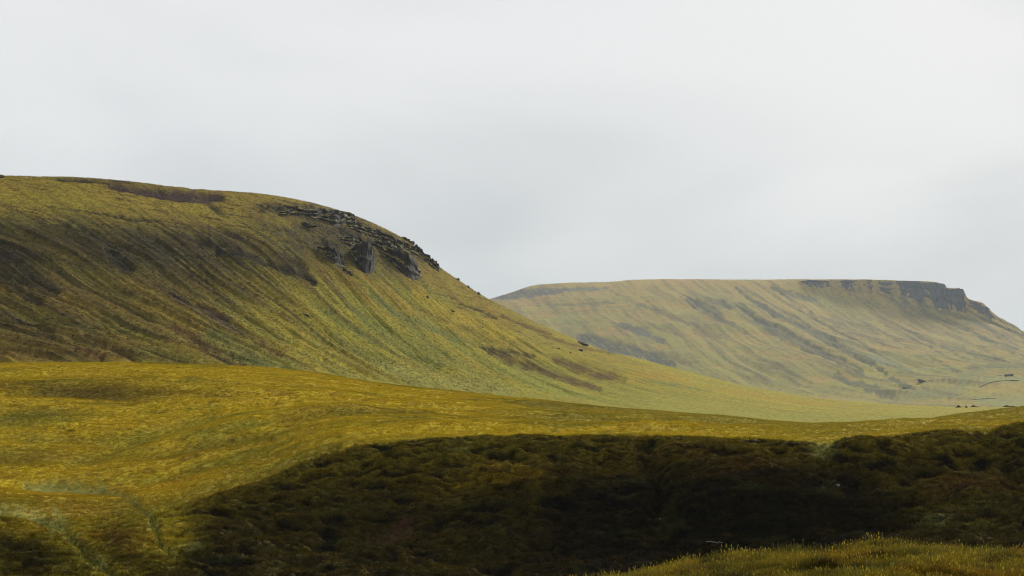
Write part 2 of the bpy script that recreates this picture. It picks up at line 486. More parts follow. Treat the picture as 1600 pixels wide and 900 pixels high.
# brown spur shoulders at lower left
A.blend(HEATHER_SHADE, A.blob(30, 860, 75, 30, 0.35, 0.5, 8, VIS) * 0.85)
A.blend(HEATHER_SHADE, A.blob(60, 895, 110, 20, 0.2, 0.5, 81, VIS) * 0.8)
A.blend(BRACKEN, A.blob(190, 850, 60, 40, 0.6, 0.5, 9, VIS) * 0.8)
A.blend(HEATHER_SHADE, A.blob(215, 885, 70, 25, 0.3, 0.6, 91, VIS) * 0.6)
A.blend(OCHRE, A.blob(120, 780, 90, 22, 0.1, 0.5, 10, VIS) * 0.4)
A.blend(OCHRE, A.blob(90, 700, 120, 22, 0.0, 0.5, 12, VIS) * 0.35)
A.blend(OCHRE, A.blob(300, 765, 90, 20, -0.2, 0.5, 13, VIS) * 0.4)
# darker grass hollow in the upper field at left
hol = A.blob(110, 606, 170, 16, 0.04, 0.5, 14, VIS)
A.Z -= 0.5 * hol
A.blend(BRACKEN, hol * 0.65)
A.blend(BRACKEN, A.blob(240, 615, 90, 8, 0.03, 0.6, 15, VIS) * 0.5)
A.blend(GREEN, A.blob(40, 645, 70, 12, 0.0, 0.5, 16, VIS) * 0.6)
A.blend(YGREEN, A.blob(210, 690, 60, 12, -0.35, 0.5, 17, VIS) * 0.7)
# notches and gullies with shadow painted into their colour, then wet green runnels
for (u, v, ru, rv, dp) in [(530, 706, 16, 6, 1.0), (505, 722, 14, 6, 1.0), (605, 702, 14, 6, 0.7), (1005, 693, 22, 9, 1.2), (1015, 715, 18, 14, 1.2),
                           (1540, 676, 34, 10, 1.4), (1030, 760, 16, 30, 1.4), (1330, 745, 30, 30, 1.0), (1275, 735, 28, 12, 0.9), (450, 765, 30, 5, .6), (880, 690, 20, 5, .6), (1440, 735, 40, 14, 1.0)]:
    m = A.blob(u, v, ru, rv, 0, 0.35, u, (7, 10.05))
    A.Z -= dp * m
    A.blend(HEATHER_SHADE, m * 0.9)
for (u, v, ru, rv) in [(1290, 697, 26, 6), (1285, 705, 18, 9)]:
    m = A.blob(u, v, ru, rv, 0, 0.4, u, VIS); A.Z -= 0.5 * m; A.blend(PALEGREEN, m * 0.55)
for (u, v, ru, rv, c, a) in [(770, 735, 40, 16, OCHRE, .6), (820, 750, 40, 20, OCHRE, .5), (1180, 740, 70, 20, BRACKEN, .7), (1530, 760, 90, 30, BRACKEN, .8),
                             (1500, 790, 100, 10, YGREEN, .25), (1090, 705, 80, 8, BRACKEN, .7), (715, 700, 14, 3, PALEGREEN, .4), (690, 755, 60, 8, OCHRE, .35),
                             (1460, 812, 30, 8, PALEGREEN, .3), (1520, 828, 40, 6, YGREEN, .4), (1380, 760, 10, 3, OCHRE, .3)]:
    A.blend(c, A.blob(u, v, ru, rv, 0.0, 0.7, u + 3, VIS) * a * (0.35 + 0.65 * (1 - hv)))
# bare earth scar
sc_m = np.maximum(A.blob(612, 838, 24, 13, -0.4, 0.4, 201, VIS), A.blob(634, 820, 12, 12, -0.8, 0.4, 202, VIS))
A.blend((0.055, 0.026, 0.018), sc_m)
A.Z -= 0.4 * sc_m

# ================================================================== GRASS HILL (left, middle distance)
uB = np.concatenate([np.linspace(-1000, -120, 110, endpoint=False), np.linspace(-120, 1740, 1040, endpoint=False), np.linspace(1740, 2600, 70)])
SKY_B = [(-1000, 262), (-300, 268), (0, 277), (100, 278), (180, 283), (250, 291), (330, 299), (400, 304), (470, 315), (540, 334), (600, 358), (650, 388), (685, 417),
         (720, 441), (760, 466), (800, 486), (850, 510), (900, 531), (950, 549), (1000, 561), (1050, 574), (1100, 588), (1150, 600), (1200, 610),
         (1300, 625), (1400, 632), (1500, 636), (1600, 636), (1900, 634), (2600, 640)]
skB = curve(SKY_B, uB)
base_v = curve(CREST, uB) + 8
bY = curve([(-1000, 270), (-300, 285), (0, 310), (400, 400), (700, 520), (1000, 600), (1300, 560), (1600, 520), (2600, 500)], uB)
tY = curve([(-1000, 480), (-300, 540), (0, 590), (400, 720), (700, 860), (900, 910), (1100, 920), (1300, 900), (1600, 870), (2600, 850)], uB)
fr = [(0.0, 0.0), (0.20, 0.25), (0.42, 0.44), (0.62, 0.58), (0.80, 0.75), (1.0, 1.0)]
railsB = [(bY - 70, s_of(base_v + 34) * (bY - 70) - 4)]
for f_, g_ in fr:
    y = bY + (tY - bY) * g_
    v = base_v + (skB - base_v) * f_
    railsB.append((y, s_of(v) * y))
zt = railsB[-1][1]
railsB.append((tY + 60, zt - 1.5 - 4 * sstep(500, 900, uB)))
railsB.append((tY + 320, zt * 0.55 - 25))
railsB.append((tY + 700, -55 + 0 * uB))
B = Sheet(uB, railsB, [10, 62, 66, 66, 62, 80, 8, 6, 4], 450)
bx, by = B.X.copy(), B.Y.copy()
hillm = sstep(0.9, 1.3, B.R) * (1 - sstep(6.3, 7.0, B.R))
steep = hillm * (1 - sstep(650, 1150, B.U))
# fall-line streaks: q runs across the slope, p down it
warp = 8.0 * fbm(bx / 80, by / 80, 2, 0.5, 300)
q = bx * 0.56 + by * 0.83 + warp
p = bx * 0.83 - by * 0.56
st1 = fbm(q / 14.0, p / 150.0, 3, 0.55, 310)
st2 = fbm(q / 4.6, p / 130.0, 4, 0.6, 320)
st3 = fbm(q / 1.6, p / 34.0, 3, 0.6, 325)
ter = fbm(B.Z / 1.1 + 0.9 * fbm(bx / 12, by / 12, 2, .5, 333), p / 30.0, 3, 0.6, 330)
lump = fbm(bx / 30, by / 26, 4, 0.55, 340)
fine = fbm(bx / 3.0, by / 3.4, 4, 0.65, 345)
midband = B.R * 1.0
B.Z += steep * (2.6 * st1 + 1.5 * st2 + 0.5 * st3 + 0.35 * ter + 1.6 * lump + 0.30 * fine) * (1 - 0.75 * sstep(4.3, 5.1, B.R)) * (1 - 0.92 * sstep(5.5, 6.0, B.R))
B.Z += hillm * (1 - steep) * (0.35 * st2 + 0.15 * fine + 0.5 * lump)

up = sstep(4.6, 5.6, B.R)                       # upper shoulder
lowr = sstep(250, 900, B.U) * (1 - sstep(2.6, 4.2, B.R))
B.col[:] = YGREEN
B.blend(GOLD, sstep(-0.25, 0.35, st1 * 0.6 * (1 - up) + lump * 0.6 + 0.10 * up + 0.3 * up * fine) * 0.55)
B.blend(GREEN, sstep(0.0, 0.5, -lump * 0.7 + st2 * 0.6 + 0.5 * lowr - 0.1) * 0.75)
B.blend(BRACKEN, steep * sstep(-0.05, 0.35, st2 * 0.8 + st1 * 0.6 + 0.2 * fine + 0.3 * st3 - 0.32 * lowr) * 0.9 * (1 - 0.75 * up))
B.blend(OCHRE, steep * sstep(0.05, 0.5, fbm(q / 7.0, p / 90, 3, 0.55, 350) - 0.1 * lowr) * 0.6 * (1 - 0.7 * up))
B.blend(BLUEGREEN, steep * sstep(0.16, 0.5, fbm(q / 9, p / 30, 3, 0.6, 360)) * 0.55 * (1 - up))
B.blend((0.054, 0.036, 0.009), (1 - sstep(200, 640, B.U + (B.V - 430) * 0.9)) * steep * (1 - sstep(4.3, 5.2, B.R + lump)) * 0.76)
B.blend((0.13, 0.082, 0.012), steep * (1 - up) * (1 - lowr) * sstep(-0.1, 0.4, lump + 0.3 * st2) * 0.35)
B.blend((0.062, 0.045, 0.014), B.blob(540, 372, 120, 34, 0.45, 0.5, 77, (2.8, 6.0)) * 0.75)
rib = 1 - 2.2 * np.abs(fbm(q / 6.5, p / 170.0, 3, 0.5, 395))
brk = sstep(-0.25, 0.35, fbm(bx / 24, by / 24, 3, 0.55, 398))
ribg = sstep(0.74, 0.99, rib + 0.2 * fine) * steep * (1 - up) * brk
B.Z += 0.45 * ribg
B.blend((0.22, 0.165, 0.020), ribg * 0.45)
rib2 = 1 - 2.4 * np.abs(fbm(q / 5.0 + 9, p / 150.0, 3, 0.5, 397))
gul = sstep(0.76, 0.98, rib2 + 0.25 * fine) * steep * (1 - up) * sstep(-0.3, 0.3, -lump + 0.3 * fine)
B.Z -= 0.5 * gul
B.blend((0.035, 0.028, 0.010), gul * (0.55 - 0.35 * lowr))
dk = sstep(0.05, 0.55, st2 * 0.8 + ter * 0.45 + st3 * 0.5 + fine * 0.3 - 0.12) * steep
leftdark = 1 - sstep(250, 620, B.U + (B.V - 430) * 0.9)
B.blend(HEATHER_SHADE, dk * (0.45 + 0.5 * leftdark) * (1 - 0.5 * lowr))
B.blend(HEATHER_SHADE, leftdark * steep * sstep(3.1, 3.9, B.R) * (1 - sstep(4.9, 5.4, B.R)) * sstep(-0.45, 0.2, lump + fine * 0.4 + st2 * .5) * 0.75)
B.blend((0.20, 0.19, 0.024), lowr * 0.55)
B.blend(STRAW, sstep(350, 480, B.U) * (1 - sstep(640, 760, B.U)) * sstep(5.6, 5.95, B.R) * 0.7)
B.blend((0.21, 0.18, 0.024), sstep(900, 1080, B.U) * hillm * 0.6)
B.blend((0.25, 0.18, 0.018), sstep(600, 900, B.U) * (1 - sstep(1.0, 1.9, B.R + 0.3 * lump)) * 0.6)
BV = (0.95, 6.1)
B.blend((0.165, 0.112, 0.016), steep * up * 0.6)
cont = fbm(bx / 26 + by / 60, (B.Z + 0.10 * bx) / 1.6, 4, 0.6, 380)
B.blend(HEATHER_SHADE, steep * sstep(4.3, 5.0, B.R) * (1 - sstep(5.9, 6.05, B.R)) * sstep(0.12, 0.42, cont + 0.3 * fine) * 0.75)
B.blend((0.10, 0.105, 0.02), steep * sstep(4.5, 5.2, B.R) * sstep(0.1, 0.5, -cont + 0.4 * lump) * 0.5)
# heather and bracken patches down the fall line
def patch(pts, w, col, a, dz=0.0, seed=0):
    m = B.line(pts, w, 0.45, seed, BV)
    B.blend(col, m * a)
    if dz:
        B.Z -= dz * m
patch([(765, 548), (800, 560), (850, 580), (900, 598), (935, 607)], 8, BRACKEN, 0.95, 0.8, 1)
patch([(865, 560), (900, 572), (940, 585), (975, 594)], 9, BRACKEN, 0.95, 0.7, 2)
patch([(750, 541), (790, 548), (835, 556)], 4, HEATHER_SHADE, 0.7, 0.6, 3)
patch([(720, 475), (750, 485), (775, 497)], 3, HEATHER_SHADE, 0.85, 0.7, 4)
patch([(640, 470), (690, 500), (760, 520)], 4, BRACKEN, 0.5, 0.4, 5)
patch([(780, 493), (820, 508), (860, 522)], 4, BRACKEN, 0.8, 0.4, 6)
patch([(845, 523), (880, 533), (920, 545), (960, 552)], 3, BRACKEN, 0.7, 0.4, 7)
patch([(310, 478), (335, 492), (355, 505), (375, 520)], 9, SOIL, 0.9, 1.0, 8)
patch([(380, 527), (410, 543), (440, 558)], 5, BRACKEN, 0.9, 0.8, 9)
patch([(255, 500), (300, 525), (350, 552), (380, 566)], 8, BRACKEN, 0.9, 0.8, 10)
patch([(60, 520), (110, 540), (160, 562)], 7, BRACKEN, 0.9, 1.0, 11)
patch([(130, 520), (170, 540), (215, 565)], 8, BRACKEN, 0.8, 1.0, 12)
patch([(0, 480), (40, 500), (80, 520)], 8, HEATHER_SHADE, 0.6, 1.0, 13)
patch([(170, 392), (185, 408), (205, 422)], 10, HEATHER_SHADE, 0.95, 1.5, 14)
patch([(265, 462), (290, 474), (315, 480)], 5, HEATHER_SHADE, 0.7, 1.0, 15)
patch([(325, 352), (350, 362), (385, 374)], 4, SOIL, 0.95, 1.0, 16)
patch([(285, 371), (320, 379), (352, 384)], 4, HEATHER_SHADE, 0.8, 0.8, 17)
patch([(160, 333), (200, 341), (245, 345)], 3, HEATHER_SHADE, 0.9, 0.8, 18)
patch([(340, 392), (385, 400), (430, 412), (470, 425), (490, 440)], 8, HEATHER_SHADE, 0.85, 1.2, 19)
patch([(215, 355), (250, 378), (275, 400)], 7, HEATHER_SHADE, 0.6, 1.0, 20)
patch([(440, 395), (465, 412), (487, 438)], 8, HEATHER_SHADE, 0.8, 1.2, 21)
patch([(0, 395), (30, 415), (60, 440), (90, 455)], 20, HEATHER_SHADE, 0.75, 1.0, 22)
patch([(0, 430), (30, 455), (60, 470)], 14, HEATHER_SHADE, 0.7, 0.8, 23)
patch([(90, 350), (140, 362), (200, 385)], 6, HEATHER_SHADE, 0.6, 0.8, 24)
patch([(370, 445), (385, 455), (400, 462)], 5, HEATHER_SHADE, 0.8, 0.8, 25)
patch([(620, 545), (660, 560), (690, 570)], 5, GREEN, 0.7, 0.3, 26)
patch([(580, 460), (620, 490), (680, 515), (740, 538)], 7, BLUEGREEN, 0.6, 0.5, 27)
patch([(560, 490), (620, 530), (700, 560)], 16, GREEN, 0.5, 0.2, 28)
patch([(330, 520), (400, 560), (470, 585)], 14, BLUEGREEN, 0.5, 0.3, 29)
patch([(1000, 593), (1050, 600), (1110, 612)], 3, BLUEGREEN, 0.6, 0.2, 30)
patch([(985, 585), (1040, 590), (1090, 600)], 8, OCHRE, 0.5, 0, 31)
patch([(1100, 605), (1200, 622), (1300, 634)], 6, OCHRE, 0.45, 0, 32)
patch([(600, 575), (700, 600), (800, 615)], 14, PALEGREEN, 0.30, 0, 33)
patch([(650, 455), (700, 490), (800, 525)], 12, GOLD, 0.5, 0, 34)
# peat scar near the skyline at left
for (u, v, ru, rv, a, c) in [(215, 295, 40, 5, 0.12, SOIL), (280, 306, 48, 7, 0.14, SOIL), (330, 306, 24, 4, .3, HEATHER_SHADE), (130, 281, 60, 3, 0.05, HEATHER_SHADE), (335, 325, 16, 5, 0.7, HEATHER_SHADE),
                           (250, 304, 8, 3, 0, OCHRE)]:
    m = B.blob(u, v, ru, rv, a, 0.4, u, (4.2, 6.05))
    B.blend(c, m * 0.95)
    B.Z -= 1.0 * m
# broken rock band along the brow: ledges and jointed faces in the hill itself
band = np.maximum(B.line([(405, 324), (450, 326), (500, 334), (545, 346), (590, 366), (640, 388), (684, 416)], 13, 0.35, 71, (3.2, 6.0)),
                  np.maximum(B.line([(505, 375), (525, 395), (528, 412)], 13, 0.4, 72, (3.0, 6.0)), np.maximum(B.line([(555, 372), (570, 395), (578, 418)], 12, 0.4, 73, (3.0, 6.0)),
                  np.maximum(B.line([(595, 380), (620, 400), (645, 428)], 14, 0.35, 74, (3.0, 6.0)), 0.8 * B.line([(480, 350), (540, 365), (600, 385)], 14, 0.5, 75, (3.0, 6.0))))))
rk = 1 - np.abs(fbm(bx / 9, by / 9 + B.Z / 12, 4, 0.6, 370)) * 2.4
rk2 = fbm(bx / 3.0, by / 3.0 + B.Z / 5, 3, 0.6, 372)
led = np.floor((B.Z + 1.5 * rk2) / 3.0) * 3.0 + 3.0 * sstep(0.35, 0.95, (B.Z + 1.5 * rk2) / 3.0 - np.floor((B.Z + 1.5 * rk2) / 3.0)) - (B.Z + 1.5 * rk2)
B.Z += band * (2.2 * rk + 1.3 * rk2 + 0.8 * led - 1.2) * (1 - sstep(5.75, 6.0, B.R))
rockm = band * sstep(-0.25, 0.25, rk2 - 0.4 * rk + 0.30)
B.blend((0.045, 0.042, 0.038), rockm * 0.9)
B.blend((0.018, 0.017, 0.016), band * sstep(0.05, 0.3, rk2) * 0.7)
patch([(172, 289), (215, 295), (255, 299), (300, 303), (345, 306)], 8, SOIL, 1.0, 1.2, 61)
patch([(225, 302), (265, 307), (300, 310), (335, 310)], 6, SOIL, 1.0, 0.8, 62)
patch([(90, 280), (130, 281), (170, 285)], 3, HEATHER_SHADE, 0.8, 0.5, 63)
# rock-strewn ground under the crag line
for (u, v, ru, rv, a) in [(450, 332, 55, 9, 0.1), (520, 350, 60, 10, 0.35), (500, 385, 55, 26, 0.6), (560, 385, 50, 22, 0.6), (600, 380, 50, 16, 0.55), (650, 395, 30, 10, 0.7), (440, 360, 60, 12, .4)]:
    m = B.blob(u, v, ru, rv, a, 0.75, u, (3.0, 6.0))
    B.blend(HEATHER_SHADE, m * (0.55 + 0.5 * np.clip(fine * 2, -1, 1)))
    B.blend(SCREE, m * sstep(0.1, 0.4, fine) * 0.6)
    B.Z -= 0.6 * m * fine

# ================================================================== FAR HILL
uC = np.concatenate([np.linspace(250, 740, 110, endpoint=False), np.linspace(740, 1720, 640, endpoint=False), np.linspace(1720, 2500, 80)])
SKY_C = [(250, 640), (500, 585), (650, 525), (720, 490), (765, 468), (800, 458), (840, 446), (880, 443), (960, 441), (990, 438), (1060, 437), (1150, 437.5), (1260, 436.5),
         (1345, 436.5), (1400, 438), (1466, 441), (1480, 449), (1506, 452), (1514, 466), (1535, 473), (1556, 492), (1600, 517), (1680, 556), (1800, 590), (2100, 615), (2500, 628)]
skC = curve(SKY_C, uC) + 0.7 * fbm(uC / 22, uC * 0, 4, 0.6, 3)
c_base = curve([(250, 665), (900, 665), (1300, 662), (1600, 650), (2500, 650)], uC)
c_low = np.minimum(curve([(250, 660), (500, 640), (800, 590), (1000, 600), (1200, 618), (1400, 606), (1500, 592), (1600, 585), (2500, 610)], uC), 700)
c_mid = np.maximum(curve([(250, 652), (500, 612), (800, 510), (1000, 520), (1200, 545), (1400, 555), (1500, 556), (1600, 560), (1800, 598), (2500, 622)], uC), skC + 4)
c_foot = np.maximum(curve([(250, 648), (500, 598), (800, 472), (900, 462), (1000, 460), (1130, 458), (1260, 462), (1345, 468), (1400, 472), (1450, 482), (1506, 492), (1540, 502), (1600, 530), (1800, 594), (2500, 620)], uC), skC + 2)
SC = 1.45
YT = curve([(250, 3300), (800, 3500), (1000, 3450), (1260, 3300), (1510, 3150), (1600, 3100), (2500, 2900)], uC)
YF = YT - curve([(250, 330), (1000, 330), (1200, 220), (1300, 70), (1506, 45), (1540, 70), (1600, 110), (2500, 150)], uC)
YM = curve([(250, 2500), (800, 2750), (1000, 2600), (1400, 2350), (2500, 2300)], uC)
YL = curve([(250, 2000), (800, 2150), (1000, 2050), (1300, 1900), (1500, 1950), (2500, 1950)], uC)
YT, YF, YM, YL = YT * SC, YF * SC, YM * SC, YL * SC
railsC = [(1300 + 0 * uC, -62 + 0 * uC), (1900 + 0 * uC, s_of(c_base) * 1900), (YL, s_of(c_low) * YL), (YM, s_of(c_mid) * YM),
          (YF, s_of(c_foot) * YF), (YT, s_of(skC) * YT), (YT + 120, s_of(skC) * YT - 4), (YT + 900, s_of(skC) * YT * 0.6 - 20), (YT + 1800, -62 + 0 * uC)]
C = Sheet(uC, railsC, [4, 30, 60, 75, 40, 5, 4, 4], 540)
cx, cy = C.X / SC, C.Y / SC
cm = sstep(1.2, 2.0, C.R) * (1 - sstep(4.85, 5.0, C.R))
qc = cx * 0.995 + cy * 0.10 + 16 * fbm(cx / 300, cy / 300, 2, 0.5, 400)
pc = cy * 0.995 - cx * 0.10
cs1 = fbm(qc / 60, pc / 1100, 3, 0.55, 410)
cs2 = fbm(qc / 17, pc / 420, 4, 0.6, 420)
clump = fbm(cx / 140, cy / 120, 4, 0.55, 430)
cfine = fbm(cx / 16, cy / 18, 4, 0.65, 440)
rightc = sstep(1020, 1200, C.U)
C.Z += SC * cm * ((2.0 + 5.0 * rightc) * cs1 + (0.8 + 2.6 * rightc) * cs2 + 5 * clump + 1.0 * cfine) * sstep(436, 470, C.V)
FG = (0.20, 0.18, 0.030); FB = (0.25, 0.175, 0.034); FBR = (0.090, 0.072, 0.022); FD = (0.048, 0.048, 0.020); FGR = (0.135, 0.14, 0.045)
C.col[:] = FB
C.blend(FG, sstep(-0.2, 0.4, clump + cs2 * 0.4 + 0.4 * (1 - sstep(2.2, 3.4, C.R))) * 0.8)
C.blend((0.30, 0.20, 0.04), sstep(3.6, 4.6, C.R) * 0.6)
C.blend(FBR, sstep(0.02, 0.5, cs2 * 0.8 + cfine * 0.45 + 0.12) * 0.75)
C.blend(FGR, sstep(0.0, 0.4, -cs1 * 0.7 + fbm(cx / 60, cy / 60, 3, 0.55, 450) * 0.7) * 0.5 * (1 - sstep(3.8, 4.3, C.R)))
cs3 = fbm(qc / 6, pc / 150, 3, 0.6, 425)
C.blend(FD, (0.35 + 0.65 * rightc) * sstep(0.10, 0.5, cs2 * 0.6 + cs1 * 0.3 + cfine * 0.3 + cs3 * 0.5) * 0.6)
C.blend(FG, sstep(0.1, 0.5, cs3 - cs2 * 0.4) * 0.5)
CV = (1.0, 5.05)
def cpatch(pts, w, col, a, dz=0.0, seed=0, jit=0.5):
    m = C.line(pts, w, jit, seed, CV); m = sstep(0.12, 0.62, m) * (0.45 + 0.55 * sstep(-0.35, 0.15, cfine * 0.7 + cs3 * 0.8)); C.blend(col, m * a)
    if dz: C.Z -= 0.3 * dz * m
r_ = random.Random(5)
for k in range(46):
    u0 = r_.uniform(1060, 1560); t0 = (u0 - 1060) / 500
    v0 = 452 + 30 * t0 * r_.random() + 70 * r_.random() ** 1.6
    ln = r_.uniform(40, 150)
    x0, d0 = u0, 0.62 - 0.12 * t0
    cpatch([(u0, v0), (u0 + ln * 0.5, v0 + ln * 0.5 * d0 + r_.uniform(-3, 3)), (u0 + ln, v0 + ln * d0 * 0.94)], r_.uniform(1.2, 2.6), FD if r_.random() < 0.5 else FBR, r_.uniform(0.35, 0.8), 6, 200 + k, 0.4)
for k in range(16):
    u0 = r_.uniform(940, 1350); v0 = 480 + 90 * r_.random(); ln = r_.uniform(40, 110)
    cpatch([(u0, v0), (u0 + ln * 0.5, v0 + ln * 0.22), (u0 + ln, v0 + ln * 0.42)], r_.uniform(2, 5), FG if r_.random() < .5 else FBR, 0.6, 2, 300 + k, 0.5)
cpatch([(770, 465), (800, 461), (835, 457), (878, 454)], 8, (0.05, 0.05, 0.052), 0.95, 8, 1, .3)
cpatch([(880, 453), (915, 452), (950, 450)], 4, (0.07, 0.085, 0.07), 0.9, 4, 2)
cpatch([(855, 476), (900, 476), (960, 473)], 3, FBR, 0.8, 2, 3)
cpatch([(905, 525), (925, 531), (950, 538), (985, 547), (1015, 556), (1050, 571)], 11, (0.042, 0.044, 0.032), 0.97, 10, 4, .25)
cpatch([(968, 508), (1000, 517), (1035, 532)], 7, (0.06, 0.058, 0.045), 0.85, 4, 5)
cpatch([(995, 475), (1040, 490), (1090, 512)], 5, FBR, 0.8, 3, 6)
cpatch([(1075, 468), (1105, 482), (1145, 508)], 7, FD, 0.9, 8, 7)
cpatch([(1110, 470), (1128, 474), (1140, 480)], 6, FD, 0.8, 6, 8)
cpatch([(1150, 450), (1180, 472), (1210, 490), (1260, 512), (1310, 538), (1360, 570), (1385, 585)], 5, FD, 0.97, 9, 9)
cpatch([(1155, 475), (1185, 500), (1215, 520), (1260, 540), (1300, 558), (1345, 580)], 8, FD, 0.9, 8, 10)
cpatch([(1205, 450), (1245, 462), (1275, 470)], 5, FD, 0.85, 6, 11)
cpatch([(1265, 490), (1310, 508), (1350, 525), (1390, 540)], 5, FBR, 0.85, 4, 12)
cpatch([(1305, 586), (1335, 600), (1375, 612), (1400, 622)], 7, FD, 0.85, 5, 13)
cpatch([(1390, 592), (1410, 600), (1428, 608)], 5, FD, 0.9, 5, 14)
cpatch([(1405, 465), (1450, 492), (1500, 512), (1540, 528), (1590, 545)], 3, FD, 0.8, 4, 15)
cpatch([(1450, 478), (1500, 497), (1545, 513), (1600, 535)], 4, FD, 0.7, 4, 16)
cpatch([(1470, 540), (1500, 546), (1540, 560), (1570, 566)], 5, FD, 0.6, 3, 17)
cpatch([(1355, 560), (1400, 572), (1420, 582)], 9, (0.12, 0.135, 0.06), 0.8, 0, 18)
cpatch([(1500, 600), (1510, 585), (1530, 575), (1600, 570)], 10, FGR, 0.7, 0, 19)
cpatch([(1400, 622), (1450, 618), (1490, 612), (1510, 600)], 7, FGR, 0.8, 0, 20)
cpatch([(1530, 626), (1570, 628), (1640, 626)], 9, (0.16, 0.17, 0.055), 0.9, 0, 21)
cpatch([(1535, 597), (1570, 594), (1620, 592)], 7, (0.16, 0.17, 0.05), 0.85, 0, 22)
cpatch([(1530, 612), (1570, 607), (1640, 604)], 6, FB, 0.85, 0, 23)
cpatch([(1440, 608), (1470, 615), (1495, 618)], 4, FBR, 0.8, 3, 24)
cpatch([(1515, 575), (1560, 572), (1600, 570)], 6, FBR, 0.6, 0, 25)

# colour break-up at every distance so no sheet is one flat tone
A.col *= (1 + 0.22 * np.clip(tus, -1, 1))[..., None]
fleck = fbm(bx / 2.2 + by / 3.0, (B.Z * 2.0 + by * 0.2) / 1.0, 2, 0.6, 390)
B.col *= (1 + 0.32 * np.clip(fine + 0.6 * st3, -1, 1) - 0.42 * sstep(0.12, 0.45, fleck) * steep)[..., None]
C.blend(FD, cm * (0.4 + 0.6 * rightc) * sstep(0.26, 0.40, cs3 * 0.8 + cfine * 0.45 + 0.15 * cs2) * 0.55)
C.blend((0.27, 0.21, 0.05), cm * sstep(0.26, 0.40, -cs3 * 0.8 + fbm(cx / 11, cy / 40, 3, .6, 455) * 0.5) * 0.4)
C.col *= (1 + 0.30 * np.clip(cfine + 0.5 * cs3, -1, 1))[..., None]

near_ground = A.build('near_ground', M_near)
hill = B.build('grass_hill', M_hill)
far_hill = C.build('far_hill', M_far)

# the land beyond and behind, out to the horizon
gm = bpy.data.meshes.new('ground')
G = 9000.0
gm.from_pydata([(-G, -G, -64), (G, -G, -64), (G, G, -64), (-G, G, -64)], [], [(0, 1, 2, 3)])
gc = gm.attributes.new('Col', 'FLOAT_COLOR', 'POINT')
gc.data.foreach_set('color', np.tile(np.array([0.13, 0.115, 0.04, 1], dtype=np.float32), 4))
gm.materials.append(M_far)
ground = bpy.data.objects.new('ground', gm); COL.objects.link(ground); tag(ground, kind='structure')

# ================================================================== ROCKS
def crag_mesh(name, size, seed, facets=16, rough=0.16, grooves=0.0, sub=4, blocky=1.0):
    """angular rock: a sphere cut by random planes, then broken by noise and joints; size = full extents"""
    r = random.Random(seed)
    planes = []
    for k in range(facets):
        n = Vector((r.gauss(0, 1), r.gauss(0, 1), r.gauss(0, 0.7 if blocky else 1))).normalized()
        planes.append((n, r.uniform(0.62, 0.92)))
    planes.append((Vector((r.uniform(-.2, .2), r.uniform(-.2, .2), 1)).normalized(), r.uniform(0.6, 0.85)))
    bm = bmesh.new()
    bmesh.ops.create_icosphere(bm, subdivisions=sub, radius=1.0)
    off = Vector((seed * 3.17, seed * 1.71, seed * 0.37))
    for v in bm.verts:
        d = v.co.normalized()
        rad = min([h / max(d.dot(n), 1e-3) for n, h in planes if d.dot(n) > 0.15] + [1.15])
        p = d * rad
        k = mnoise.fractal(p * 2.2 + off, 1.0, 2.1, 5)
        c = mnoise.fractal(Vector((p.x * 7, p.y * 7, p.z * 1.2)) + off, 1.0, 2.0, 2)
        cr = abs(mnoise.noise(Vector((p.x * 4, p.y * 4, p.z * 5)) + off))
        rad2 = 1 + rough * k + grooves * c - rough * 0.9 * max(0, 0.18 - cr) / 0.18
        p = p * rad2
        v.co = Vector((p.x * size[0] / 2, p.y * size[1] / 2, p.z * size[2] / 2))
    me = bpy.data.meshes.new(name)
    bm.to_mesh(me); bm.free()
    return me

def rock(sheet, name, u, v, w, h, label, cat, mat, seed, depth=0.9, rows=None, tilt=0.0, roll=0.0, grooves=0.0, group=None, sub=4, sink=0.0, rough=0.16, blocks=1):
    """stands a rock of w x h photo pixels on the surface at its foot; a crag is several blocks grown together"""
    foot = sheet.at(u, v + h * 0.28, rows)
    k = foot.y / F
    W, D, H = w * k, w * k * depth, h * k
    if blocks == 1:
        me = crag_mesh(name, (W, D, H), seed, grooves=grooves, sub=sub, rough=rough)
    else:
        r = random.Random(seed * 7 + 1)
        bm = bmesh.new()
        for j in range(blocks):
            t = j / (blocks - 1) - 0.5
            bw = W * r.uniform(0.42, 0.62); bh = H * r.uniform(0.55, 0.95)
            m1 = crag_mesh(name, (bw, bw * depth * r.uniform(.8, 1.2), bh), seed * 13 + j, facets=9, grooves=grooves, sub=3, rough=rough)
            for vtx in m1.vertices:
                vtx.co += Vector((t * W * 0.62, r.uniform(-.02, .02) * D + (0.5 - abs(t)) * -0.18 * D, r.uniform(-0.004, 0.004) * H + (r.random() * 0 - math.tan(roll) * t * W * 0.75)))
            bm.from_mesh(m1); bpy.data.meshes.remove(m1)
        me = bpy.data.meshes.new(name); bm.to_mesh(me); bm.free()
        roll = 0.0
    me.materials.append(mat)
    o = bpy.data.objects.new(name, me)
    o.location = foot + Vector((0, 0, H * (0.28 - sink)))
    o.rotation_euler = (tilt, roll, random.uniform(-0.25, 0.25))
    COL.objects.link(o)
    return tag(o, label, cat, group)

